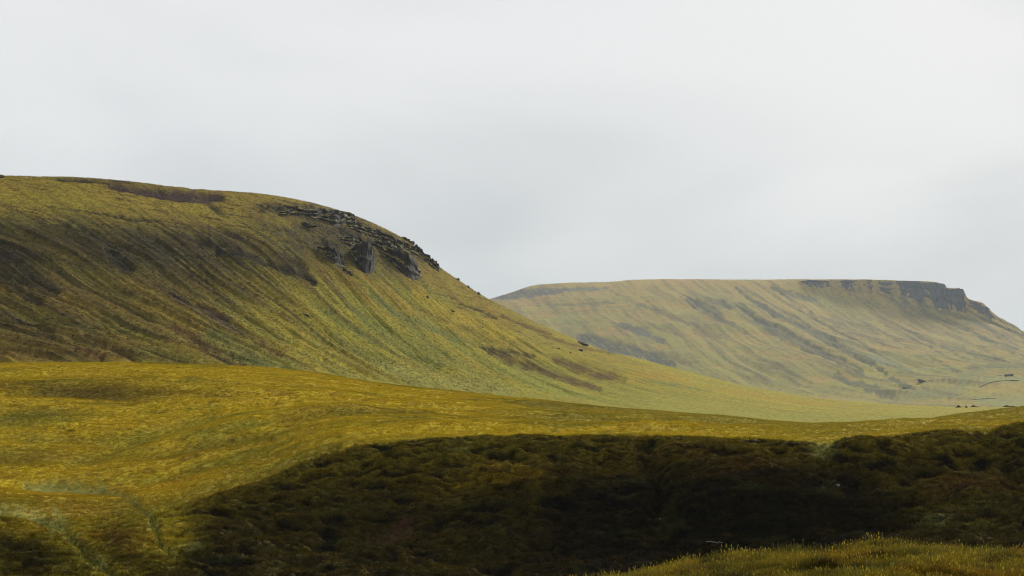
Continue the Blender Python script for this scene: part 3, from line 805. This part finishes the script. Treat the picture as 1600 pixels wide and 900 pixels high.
CR = (3.0, 6.05)
GC = 'crags below the brow of the grass hill'
crag_list = [
 (452, 323, 46, 8, 0.08, 'low brown outcrop at the left end of the crag line'),
 (541, 334, 26, 8, 0.25, 'flat topped rock knob breaking the hill skyline furthest left'),
 (637, 374, 20, 10, 0.50, 'first small rock tooth on the skyline above the largest buttress'),
 (654, 390, 13, 14, 0.50, 'rounded dark rock step on the skyline right of the first tooth'),
 (667, 401, 10, 13, 0.30, 'sharp horn shaped rock on the descending skyline'),
 (679, 410, 12, 18, 0.50, 'last rock stack at the right end of the crag line'),
 (487, 436, 13, 14, 0.50, 'small isolated dark crag low on the slope left of the buttresses'),
 (544, 425, 16, 9, 0.60, 'small dark rock below the tall narrow buttress'),
 (478, 351, 28, 9, 0.20, 'broken rock rib below the long overhanging crag'),
]
for i, (u, v, w, h, roll, lab) in enumerate(crag_list):
    rock(B, 'crag', u, v, w, h, lab, 'crag', M_crag, 40 + i, 0.8, CR, 0.0, roll, 0.07, GC, rough=0.10, blocks=5 if w > 25 else 3, sink=0.0 if w > 25 else 0.15)
rock(B, 'crag', -3, 275, 16, 8, 'dark rock on the skyline at the left border of the picture', 'crag', M_crag, 80, 0.8, (4, 6.05), grooves=0.08)

GB = 'boulders on the lower grass slope'
for i, (u, v, w, h, roll, lab) in enumerate([
 (911, 535, 24, 8, 0.32, 'long dark boulder lying on the right skyline of the grass hill'),
 (907, 546, 10, 6, 0.1, 'dark rounded boulder just below the long boulder on the hill skyline'),
 (891, 550, 4, 3, 0, 'tiny dark stone right of two others below the long boulder'),
 (872, 545, 4, 3, 0, 'tiny dark stone left of the dark rounded boulder'),
 (755, 509, 4, 3, 0, 'tiny dark stone alone on the grass slope under the steep skyline'),
 (667, 462, 7, 5, 0.2, 'reddish dark boulder on golden grass below the last crag'),
 (706, 483, 8, 4, 0.2, 'dark flat boulder on the slope right of the reddish boulder'),
 (478, 493, 13, 5, 0.25, 'dark boulder beside two white stones on the hillside'),
]):
    rock(B, 'boulder', u, v, w, h, lab, 'boulder', M_boulder, 120 + i, 0.9, (1, 6.05), 0, roll, 0, GB, sub=3, sink=0.22)
for i, (u, v, w, h, lab) in enumerate([
 (460.5, 484.5, 5, 2.6, 'upper of two white stones on the green hillside'),
 (469, 490, 6, 2.6, 'lower of two white stones on the green hillside, beside the dark boulder')]):
    rock(B, 'white_stone', u, v, w, h, lab, 'stone', M_pale, 140 + i, 0.9, (1, 6.0), sub=3, group='white stones on the hillside')
for i, (u, v, w, h, lab) in enumerate([
 (1308, 741, 9, 4.5, 'pale flat stone high in the dark ravine on the right'),
 (1402, 760, 3.5, 3.5, 'small white stone in the dark ravine right of the flat pale stone'),
 (628, 881, 4, 3.5, 'small pale stone at the bottom of the ravine near the earth scar'),
 (1031, 797, 5, 4, 'small pale stone in the dark hollow at the middle of the ravine'),
 ]):
    rock(A, 'stone', u, v, w, h, lab, 'stone', M_pale, 150 + i, 0.9, VIS, sub=3, group='pale stones in the ravine')

# ================================================================== FAR CLIFFS, DYKES
def cliff(sheet, name, us, foot_v, top_v, label, seed, mat, group, rows, thick=26.0, N=70, back=9.0, joint=1.0):
    """jointed rock wall along a brow: columns, a ledge, ragged top, real thickness; sizes in photo pixels at its distance"""
    m = 16
    uu = np.interp(np.linspace(0, 1, N), np.linspace(0, 1, len(us)), us)
    fv = np.interp(uu, us, foot_v); tv = np.interp(uu, us, top_v)
    nz = lambda a, b_, c: mnoise.noise(Vector((a, b_, c)))
    foot = [sheet.at(float(uu[k]), float(fv[k]), rows) for k in range(N)]
    ys = np.array([f_.y for f_ in foot]); ys = np.convolve(np.pad(ys, 6, mode='edge'), np.ones(13) / 13, 'valid')
    verts, faces = [], []
    col = 0; off = 0.0; topo = 0.0
    r = random.Random(seed)
    for k in range(N):
        if k == 0 or r.random() < 0.17 * joint:            # next column of the jointing
            off = r.uniform(-1, 1) * 3.0; topo = r.uniform(-1, 1) * (1.1 if sheet is C else 1.8)
        Yc = float(ys[k]); kk = Yc / F
        X0 = (uu[k] - 800) / F * Yc
        z0 = float(s_of(fv[k] + 1.5 * nz(k * .3, seed, 2))) * Yc - 3 * kk; z1 = float(s_of(tv[k] + topo)) * Yc
        led = 0.5 + 0.25 * nz(k * .12, seed, 7)
        for q_ in range(m):
            t = q_ / (m - 1)
            yy = back * t + off * (0.6 + 0.4 * t) + 5.0 * nz(k * .11, seed, 1) + 2.2 * nz(k * .35, t * 5, seed) + (3.0 if t > led else 0.0) + 1.2 * math.sin(t * 17 + seed)
            verts.append((X0 + kk * (0.8 * nz(k * .9, t * 4, seed + 3) + 3.0 * nz(k * .16, t * 3.2, seed + 4)), Yc + yy * kk, z0 + (z1 - z0) * t))
        verts.append((X0, Yc + (back + thick) * kk, z1 - 1.0 * kk)); verts.append((X0, Yc + (back + thick) * kk, z0 - 8 * kk))
    M_ = m + 2
    for k in range(N - 1):
        for q_ in range(M_ - 1):
            a = k * M_ + q_
            faces.append((a, a + M_, a + M_ + 1, a + 1))
        faces.append((k * M_ + M_ - 1, (k + 1) * M_ + M_ - 1, (k + 1) * M_, k * M_))
    faces.append(tuple(range(0, M_))); faces.append(tuple(reversed(range((N - 1) * M_, N * M_))))
    me = bpy.data.meshes.new(name); me.from_pydata(verts, [], faces); me.update()
    me.materials.append(mat)
    o = bpy.data.objects.new(name, me); COL.objects.link(o)
    return tag(o, label, name, group)
def far_cliff(us, fv, tv, label, seed):
    cliff(C, 'cliff', us, fv, tv, label, seed, M_cliff, 'basalt cliffs along the top of the far hill', (3.2, 5.05))
far_cliff([1255, 1275, 1298], [444, 451, 446], [437.5, 436.5, 438], 'small blue grey cliff furthest left on the top of the far hill', 1)
far_cliff([1314, 1328, 1342], [447, 454, 449], [438, 437, 437.5], 'narrow cliff between the small left cliff and the long main cliff', 2)
far_cliff([1350, 1362, 1374], [444, 450, 446], [437.5, 437, 438.5], 'small notch cliff directly left of the long main cliff', 6)
far_cliff([1376, 1390, 1410, 1440, 1465, 1482], [450, 457, 458, 470, 480, 480], [440, 439.5, 438.5, 439.5, 441, 444], 'long main cliff face along the top of the far hill', 3)
far_cliff([1480, 1488, 1500, 1510], [480, 481, 483, 487], [451, 450.5, 450, 449.5], 'square topped end block of the main cliff on the far hill', 4)
far_cliff([1514, 1530, 1545, 1557], [476, 487, 496, 502], [467, 471, 479, 493], 'lower rounded crag beyond the square end block of the far cliff', 5)

# the crag line of the grass hill
def hill_crag(us, fv, tv, label, seed, **kw):
    cliff(B, 'crag', us, fv, tv, label, seed, M_crag, GC, CR, **{'thick': 14.0, 'back': 4.0, 'N': 64, **kw})
hill_crag([436, 450, 468, 490, 510, 528], [336, 337, 336, 340, 342, 341], [330, 326, 325, 327, 327, 330], 'long dark overhanging crag right under the golden brow of the hill', 41, back=-1.0)
hill_crag([500, 515, 530, 545, 553], [343, 350, 352, 349, 350], [336, 332, 333, 335, 340], 'short dark crag between the overhang and the skyline knob', 42)
hill_crag([540, 560, 585, 612], [354, 362, 372, 380], [348, 350, 358, 366], 'slanting dark ledge below the flat topped skyline knob', 43)
hill_crag([565, 590, 612, 628], [362, 374, 388, 396], [354, 361, 369, 377], 'long dark ledge close beneath the skyline in mid crag line', 44)
hill_crag([494, 503, 513, 522, 530, 537], [392, 404, 412, 417, 419, 416], [387, 384, 383, 389, 397, 411], 'rough dark buttress furthest left among the three lower buttresses', 45)
hill_crag([545, 553, 561, 569, 576, 583], [391, 404, 417, 424, 426, 420], [388, 384, 380, 376, 378, 402], 'tall narrow dark buttress with a straight right edge', 46)
hill_crag([594, 606, 620, 634, 646, 655], [392, 406, 420, 432, 438, 433], [389, 385, 388, 394, 402, 420], 'largest blue black buttress pointing down the grass slope', 47)
hill_crag([582, 598, 612, 622], [382, 393, 398, 397], [374, 374, 380, 388], 'dark recessed crag above the largest buttress', 48)
hill_crag([530, 545, 560, 575], [376, 384, 386, 388], [370, 370, 372, 378], 'mossy broken crag above the tall narrow buttress', 49)
hill_crag([630, 645, 660, 672, 685], [386, 394, 405, 416, 424], [379, 384, 394, 402, 412], 'low grassy rock shelf under the skyline stacks', 50)

def dyke(pts, h, thick, label, rows=(1, 4)):
    """field wall following the ground, built as a tapered bank of stone"""
    P = [C.at(u, v, rows) for u, v in pts]
    Q = []
    for a, b in zip(P[:-1], P[1:]):
        for k in range(14):
            Q.append(a.lerp(b, k / 14))
    Q.append(P[-1])
    verts, faces = [], []
    for k, p in enumerate(Q):
        d = (Q[min(k + 1, len(Q) - 1)] - Q[max(k - 1, 0)]); d.z = 0; d.normalize()
        nrm = Vector((-d.y, d.x, 0))
        hh = h * (1 + 0.22 * mnoise.noise(Vector((k * 0.7, h, 1)))); tt = thick
        for (o_, z_) in ((-0.5, -1.5), (-0.42, 0.55 * hh), (-0.25, hh), (0.25, hh), (0.42, 0.55 * hh), (0.5, -1.5)):
            verts.append(p + nrm * (o_ * tt) + Vector((0, 0, z_)))
    for k in range(len(Q) - 1):
        for j in range(6):
            a = k * 6 + j; b = k * 6 + (j + 1) % 6
            faces.append((a, a + 6, b + 6, b))
    faces.append(tuple(range(5, -1, -1))); faces.append(tuple(range(len(Q) * 6 - 6, len(Q) * 6)))
    me = bpy.data.meshes.new('drystone_dyke'); me.from_pydata([tuple(v) for v in verts], [], faces); me.update()
    me.materials.append(M_wall)
    o = bpy.data.objects.new('drystone_dyke', me); COL.objects.link(o)
    return tag(o, label, 'wall', 'field walls in the far valley')
dyke([(1532, 588), (1545, 587), (1566, 586.5)], 1.0, 1.0, 'uppermost short field wall in the far valley, running to the stone mound')
dyke([(1532, 606.5), (1545, 603.5), (1560, 600), (1575, 598.3), (1593, 598)], 1.15, 1.1, 'long dark field wall rising to the right across the far pasture')
dyke([(1530, 591), (1527, 598), (1531, 606)], 0.9, 1.0, 'low field wall joining the two walls at the left end of the pasture')
dyke([(1518, 626), (1535, 625.5), (1556, 624)], 0.9, 1.1, 'lowest field wall in the far valley above the pale green pasture')
rock(C, 'rock_mound', 1442, 595, 24, 10, 'dark round rock mound on the lower far hill left of the pasture', 'mound', M_mound, 170, 0.9, (1, 4), grooves=.05, roll=0.3, sink=0.3)
rock(C, 'rock_mound', 1576, 588, 16, 6, 'dark stone mound at the right end of the uppermost field wall', 'mound', M_mound, 171, 0.9, (1, 4), grooves=.0, sink=0.25)
rock(C, 'rock_mound', 1418, 604, 22, 8, 'low dark rock bank below the round mound on the far hill', 'mound', M_mound, 172, 0.9, (1, 4), roll=0.4, sink=0.35)

# ================================================================== BUSHES
m_, nt_, out_ = new_mat('gorse_leaf')
df = nd(nt_, 'ShaderNodeBsdfDiffuse'); nn = nd(nt_, 'ShaderNodeTexNoise'); nn.inputs['Scale'].default_value = 2.0
rr = nd(nt_, 'ShaderNodeValToRGB'); rr.color_ramp.elements[0].color = (0.012, 0.014, 0.006, 1); rr.color_ramp.elements[1].color = (0.05, 0.055, 0.018, 1)
nt_.links.new(nn.outputs['Fac'], rr.inputs[0]); nt_.links.new(rr.outputs[0], df.inputs[0]); nt_.links.new(df.outputs[0], out_.inputs[0])
M_gorse = m_
M_bark, nt_, out_ = new_mat('gorse_stem')
df = nd(nt_, 'ShaderNodeBsdfDiffuse'); df.inputs[0].default_value = (0.05, 0.035, 0.022, 1); nt_.links.new(df.outputs[0], out_.inputs[0])
def bush(sheet, u, v, w, h, label, rows, seed):
    r = random.Random(seed)
    p = sheet.at(u, v + h * 0.4, rows); k = p.y / F
    W, H = w * k, h * k
    root = bpy.data.objects.new('gorse_bush', None); root.location = p; COL.objects.link(root)
    tag(root, label, 'bush', 'dark bushes along the far edge of the meadow')
    V, Fc = [], []
    for i in range(520):
        a = r.uniform(0, 2 * math.pi); rad = math.sqrt(r.random())
        x = math.cos(a) * rad * W / 2; y = math.sin(a) * rad * W * 0.35
        lob = 0.75 + 0.35 * math.sin(x / W * 9 + seed)
        z = H * lob * (1 - rad ** 2.4) * r.uniform(0.35, 1.05)
        s = 0.16 * H + 0.05
        n1 = Vector((r.gauss(0, 1), r.gauss(0, 1), r.gauss(0, 1))).normalized(); n2 = n1.orthogonal().normalized()
        c = Vector((x, y, z)); b = len(V)
        V += [c - n1 * s, c + n2 * s * 0.5, c + n1 * s, c - n2 * s * 0.5]; Fc.append((b, b + 1, b + 2, b + 3))
    me = bpy.data.meshes.new('foliage'); me.from_pydata([tuple(x) for x in V], [], Fc); me.materials.append(M_gorse)
    o = bpy.data.objects.new('foliage', me); o.parent = root; COL.objects.link(o)
    bm = bmesh.new()
    g = bmesh.ops.create_cone(bm, segments=7, radius1=0.07 * H, radius2=0.03 * H, depth=H * 0.9)
    for vv in g['verts']: vv.co += Vector((0.1 * vv.co.z, 0, H * 0.3))
    me = bpy.data.meshes.new('stem'); bm.to_mesh(me); bm.free(); me.materials.append(M_bark)
    o = bpy.data.objects.new('stem', me); o.parent = root; COL.objects.link(o)
EB = (4.5, 6.1)
bush(B, 1497, 635, 11, 3.6, 'leftmost dark bush on the far meadow edge below the pasture', EB, 1)
bush(B, 1510, 636, 4, 3, 'smallest dark bush, between two wider ones on the far meadow edge', EB, 2)
bush(B, 1522, 634.5, 13, 3.4, 'wide dark bush right of the smallest one on the far meadow edge', EB, 3)
bush(B, 1577, 634, 20, 3.8, 'widest dark bush on the far meadow edge near the right border', EB, 4)
bush(B, 716, 436, 6, 4, 'uppermost small shrub on the steep skyline right of the crags', EB, 5)
bush(B, 732, 448, 5, 3.6, 'middle small shrub on the steep hill skyline', EB, 6)
bush(B, 748, 458, 7, 3.6, 'lowest small shrub on the steep hill skyline above the far hill', EB, 7)

# ================================================================== BLEACHED BRANCH
P0, P1 = A.at(1103, 856.5, (5, 8)), A.at(1131, 853, (5, 8))
bm = bmesh.new()
def limb(bm, pts, r0, r1, seg=7):
    rings = []
    for k, p_ in enumerate(pts):
        d = (pts[min(k + 1, len(pts) - 1)] - pts[max(k - 1, 0)]).normalized()
        a = d.orthogonal().normalized(); b = d.cross(a)
        rad = r0 + (r1 - r0) * k / (len(pts) - 1)
        rings.append([bm.verts.new(p_ + (a * math.cos(t * 2 * math.pi / seg) + b * math.sin(t * 2 * math.pi / seg)) * rad) for t in range(seg)])
    for ra, rb in zip(rings[:-1], rings[1:]):
        for t in range(seg): bm.faces.new((ra[t], ra[(t + 1) % seg], rb[(t + 1) % seg], rb[t]))
    bm.faces.new(rings[0][::-1]); bm.faces.new(rings[-1])
mid0 = P0.lerp(P1, 0.5)
pts = [P0.lerp(P1, t) + Vector((0, 0.05 * math.sin(t * 7), 0.34 + 0.06 * math.sin(t * 5 + 1))) for t in np.linspace(0, 1, 9)]
limb(bm, pts, 0.035, 0.015)
limb(bm, [pts[5], pts[5] + Vector((0.12, 0.05, 0.10)), pts[5] + Vector((0.3, 0.05, 0.14))], 0.022, 0.008)
limb(bm, [pts[3], pts[3] + Vector((0.10, -0.08, 0.06)), pts[3] + Vector((0.2, -0.2, 0.06))], 0.02, 0.008)
me = bpy.data.meshes.new('fallen_branch'); bm.to_mesh(me); bm.free()
M_wood, nt_, out_ = new_mat('bleached_wood')
df = nd(nt_, 'ShaderNodeBsdfDiffuse'); nn = nd(nt_, 'ShaderNodeTexNoise'); nn.inputs['Scale'].default_value = 9
rr = nd(nt_, 'ShaderNodeValToRGB'); rr.color_ramp.elements[0].color = (0.12, 0.10, 0.08, 1); rr.color_ramp.elements[1].color = (0.26, 0.24, 0.2, 1)
nt_.links.new(nn.outputs['Fac'], rr.inputs[0]); nt_.links.new(rr.outputs[0], df.inputs[0]); nt_.links.new(df.outputs[0], out_.inputs[0])
me.materials.append(M_wood)
o = bpy.data.objects.new('fallen_branch', me); COL.objects.link(o)
tag(o, 'thin bleached branch lying in the dark ravine behind the grassy knoll', 'branch')

# ================================================================== GRASS (uncountable cover, real blades)
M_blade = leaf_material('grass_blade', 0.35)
def tuft_collection(name, variants, blades, height, width, spread, lean, droop, seed, heads=0.0):
    coll = bpy.data.collections.new(name)           # prototypes only: not linked to the scene
    r = random.Random(seed)
    for k in range(variants):
        V, Fc, S = [], [], []
        for i in range(blades):
            a = r.uniform(0, 2 * math.pi); rad = spread * math.sqrt(r.random())
            root = Vector((math.cos(a) * rad, math.sin(a) * rad, -0.05 * height))
            h = height * r.uniform(0.55, 1.1)
            out = Vector((math.cos(a + r.gauss(0, .6)), math.sin(a + r.gauss(0, .6)), 0)) * droop * r.uniform(0.3, 1.1) + Vector((lean[0], lean[1], 0)) * r.uniform(.6, 1.3)
            side = Vector((-out.y, out.x, 0)).normalized() if r.random() < 0.3 else Vector((math.cos(a * 3.3), math.sin(a * 3.3) * 0.4, 0)).normalized()
            sh = r.uniform(0.7, 1.3)
            p1 = root + Vector((0, 0, h * 0.55)) + out * h * 0.22
            p2 = root + Vector((0, 0, h * (1 - 0.35 * min(1, out.length)))) + out * h * 0.75
            w = width * r.uniform(0.7, 1.3); b = len(V)
            V += [root - side * w / 2, root + side * w / 2, p1 + side * w * 0.4, p1 - side * w * 0.4, p2]
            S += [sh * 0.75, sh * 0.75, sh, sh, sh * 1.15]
            Fc += [(b, b + 1, b + 2, b + 3), (b + 3, b + 2, b + 4)]
            if r.random() < heads:
                b = len(V); q0 = p2 + Vector((0, 0, height * 0.02)); q1 = p2 + out * h * 0.12 + Vector((0, 0, h * 0.28)); qm = (q0 + q1) / 2
                V += [p2, qm - side * w * 1.6, q1, qm + side * w * 1.6]
                S += [1.2, 1.5, 1.6, 1.5]
                Fc += [(b, b + 1, b + 2, b + 3)]
        me = bpy.data.meshes.new(name)
        me.from_pydata([tuple(x) for x in V], [], Fc)
        at = me.attributes.new('shade', 'FLOAT', 'POINT')
        at.data.foreach_set('value', np.array(S, dtype=np.float32))
        me.materials.append(M_blade)
        coll.objects.link(bpy.data.objects.new(name, me))
    return coll

def sample(sheet, weight, n, seed):
    """random surface points: weight is a per-vertex density"""
    g = np.random.default_rng(seed)
    X, Y, Z = sheet.X, sheet.Y, sheet.Z
    e1 = np.stack([X[1:, :-1] - X[:-1, :-1], Y[1:, :-1] - Y[:-1, :-1], Z[1:, :-1] - Z[:-1, :-1]], -1)
    e2 = np.stack([X[:-1, 1:] - X[:-1, :-1], Y[:-1, 1:] - Y[:-1, :-1], Z[:-1, 1:] - Z[:-1, :-1]], -1)
    area = np.linalg.norm(np.cross(e1, e2), axis=-1)
    wgt = (area * weight[:-1, :-1]).ravel()
    cdf = np.cumsum(wgt); total = cdf[-1]
    idx = np.searchsorted(cdf, g.random(n) * total)
    idx = np.clip(idx, 0, len(wgt) - 1)
    i, j = np.divmod(idx, X.shape[1] - 1)
    a, b = g.random(n), g.random(n)
    def bil(Q):
        w = [(1 - a) * (1 - b), a * (1 - b), (1 - a) * b, a * b]
        if Q.ndim == 3: w = [k[:, None] for k in w]
        return Q[i, j] * w[0] + Q[i + 1, j] * w[1] + Q[i, j + 1] * w[2] + Q[i + 1, j + 1] * w[3]
    return np.stack([bil(X), bil(Y), bil(Z)], -1), bil(sheet.col), g

def grass_object(name, pts, col, scale, rot, coll, label):
    me = bpy.data.meshes.new(name)
    me.vertices.add(len(pts))
    me.vertices.foreach_set('co', pts.astype(np.float32).ravel())
    a = me.attributes.new('Col', 'FLOAT_COLOR', 'POINT')
    a.data.foreach_set('color', np.concatenate([col, np.ones((len(col), 1))], 1).astype(np.float32).ravel())
    a = me.attributes.new('size', 'FLOAT', 'POINT'); a.data.foreach_set('value', scale.astype(np.float32))
    a = me.attributes.new('turn', 'FLOAT_VECTOR', 'POINT'); a.data.foreach_set('vector', rot.astype(np.float32).ravel())
    me.update()
    o = bpy.data.objects.new(name, me); COL.objects.link(o)
    ng = bpy.data.node_groups.new(name, 'GeometryNodeTree')
    ng.interface.new_socket('Geometry', in_out='INPUT', socket_type='NodeSocketGeometry')
    ng.interface.new_socket('Geometry', in_out='OUTPUT', socket_type='NodeSocketGeometry')
    gi, go = ng.nodes.new('NodeGroupInput'), ng.nodes.new('NodeGroupOutput')
    iop = ng.nodes.new('GeometryNodeInstanceOnPoints')
    ci = ng.nodes.new('GeometryNodeCollectionInfo'); ci.inputs['Collection'].default_value = coll
    ci.inputs['Separate Children'].default_value = True; ci.inputs['Reset Children'].default_value = True
    iop.inputs['Pick Instance'].default_value = True
    def attr(nm, ty):
        n = ng.nodes.new('GeometryNodeInputNamedAttribute'); n.data_type = ty; n.inputs['Name'].default_value = nm
        return n.outputs['Attribute']
    e2r = ng.nodes.new('FunctionNodeEulerToRotation')
    ng.links.new(attr('turn', 'FLOAT_VECTOR'), e2r.inputs[0])
    ng.links.new(gi.outputs[0], iop.inputs['Points']); ng.links.new(ci.outputs[0], iop.inputs['Instance'])
    ng.links.new(e2r.outputs[0], iop.inputs['Rotation']); ng.links.new(attr('size', 'FLOAT'), iop.inputs['Scale'])
    ng.links.new(iop.outputs[0], go.inputs[0])
    md = o.modifiers.new('grass', 'NODES'); md.node_group = ng
    o['label'] = label
    return tag(o, kind='stuff')

def turns(g, n, tilt=0.15):
    return np.stack([g.normal(0, tilt, n), g.normal(0, tilt, n), g.uniform(-0.5, 0.5, n) + g.integers(0, 2, n) * 0.0], -1)
def turns_any(g, n, tilt=0.15):
    return np.stack([g.normal(0, tilt, n), g.normal(0, tilt, n), g.uniform(0, 6.283, n)], -1)

inview = (A.U > -160) & (A.U < 1820) & (A.V < 935)
# knoll meadow
wk = sstep(1.55, 1.75, A.R) * (1 - sstep(3.7, 4.3, A.R)) * ((A.U > 800) & (A.U < 1830))
pts, col, g = sample(A, wk, 52000, 1)
n = len(pts)
pn = fbm(pts[:, 0] / 1.6, pts[:, 1] / 1.2, 3, 0.55, 501)
sz = (0.80 + 1.0 * np.clip(pn, -0.45, 1)) * g.uniform(0.45, 1.35, n)
col = col * g.uniform(0.65, 1.35, (n, 1)) * (1 + g.normal(0, 0.08, (n, 3)))
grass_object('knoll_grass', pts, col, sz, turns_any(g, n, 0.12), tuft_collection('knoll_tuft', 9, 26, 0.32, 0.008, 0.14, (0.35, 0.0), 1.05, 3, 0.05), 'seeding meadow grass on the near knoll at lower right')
# field grass
wf = sstep(9.75, 10.0, A.R) * (1 - sstep(12.05, 12.3, A.R)) * inview
pts, col, g = sample(A, wf, 275000, 2)
n = len(pts)
pn = fbm(pts[:, 0] / 4, pts[:, 1] / 2.5, 3, 0.55, 511)
sz = (0.9 + 0.4 * np.clip(pn, -1, 1)) * g.uniform(0.6, 1.3, n)
col = col * g.uniform(0.75, 1.25, (n, 1)) * (1 + g.normal(0, 0.05, (n, 3)))
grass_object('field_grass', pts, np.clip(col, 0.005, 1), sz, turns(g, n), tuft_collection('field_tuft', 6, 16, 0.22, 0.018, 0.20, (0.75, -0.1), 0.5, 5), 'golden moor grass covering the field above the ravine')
# ravine bank grass
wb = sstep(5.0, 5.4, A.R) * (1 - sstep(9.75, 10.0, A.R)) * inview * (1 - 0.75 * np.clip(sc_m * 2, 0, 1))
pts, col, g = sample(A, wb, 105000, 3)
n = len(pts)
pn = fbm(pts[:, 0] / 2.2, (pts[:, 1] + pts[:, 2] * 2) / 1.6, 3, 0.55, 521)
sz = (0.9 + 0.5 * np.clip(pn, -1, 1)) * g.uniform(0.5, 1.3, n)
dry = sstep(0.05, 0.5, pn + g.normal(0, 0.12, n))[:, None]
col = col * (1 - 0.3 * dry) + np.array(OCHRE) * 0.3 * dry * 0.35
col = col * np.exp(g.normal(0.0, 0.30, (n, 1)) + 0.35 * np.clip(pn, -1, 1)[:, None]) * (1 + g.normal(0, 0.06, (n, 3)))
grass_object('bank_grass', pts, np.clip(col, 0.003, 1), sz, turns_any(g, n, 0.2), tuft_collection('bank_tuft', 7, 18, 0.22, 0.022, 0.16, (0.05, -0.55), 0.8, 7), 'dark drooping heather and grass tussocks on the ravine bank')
# hillside tussocks
wh = sstep(1.0, 1.3, B.R) * (1 - sstep(6.0, 6.2, B.R)) * ((B.U > -40) & (B.U < 1640)) * (1 - sstep(620, 900, B.U))
pts, col, g = sample(B, wh, 50000, 4)
n = len(pts)
sz = g.uniform(0.5, 1.25, n)
col = col * np.exp(g.normal(0.0, 0.22, (n, 1))) * (1 + g.normal(0, 0.08, (n, 3)))
grass_object('hillside_grass', pts, np.clip(col, (0.02, 0.015, 0.006), 0.6), sz, turns_any(g, n, 0.2), tuft_collection('hill_tuft', 5, 14, 0.34, 0.06, 0.40, (0.3, -0.2), 0.7, 9), 'rough grass and heather tussocks over the hillside')


# ================================================================== HAZE
hm, hnt, hout = new_mat('damp_air')
pv = nd(hnt, 'ShaderNodeVolumePrincipled')
pv.inputs['Color'].default_value = (0.80, 0.90, 0.97, 1)
pv.inputs['Density'].default_value = 0.46e-4
pv.inputs['Anisotropy'].default_value = 0.0
hnt.links.new(pv.outputs[0], hout.inputs['Volume'])
hb = bmesh.new()
bmesh.ops.create_cube(hb, size=1.0)
bmesh.ops.scale(hb, vec=(19000, 19000, 520), verts=hb.verts)
bmesh.ops.translate(hb, vec=(0, 0, 520 / 2 - 66), verts=hb.verts)
hme = bpy.data.meshes.new('haze'); hb.to_mesh(hme); hb.free()
hme.materials.append(hm)
haze = bpy.data.objects.new('haze', hme); COL.objects.link(haze)
tag(haze, kind='stuff')
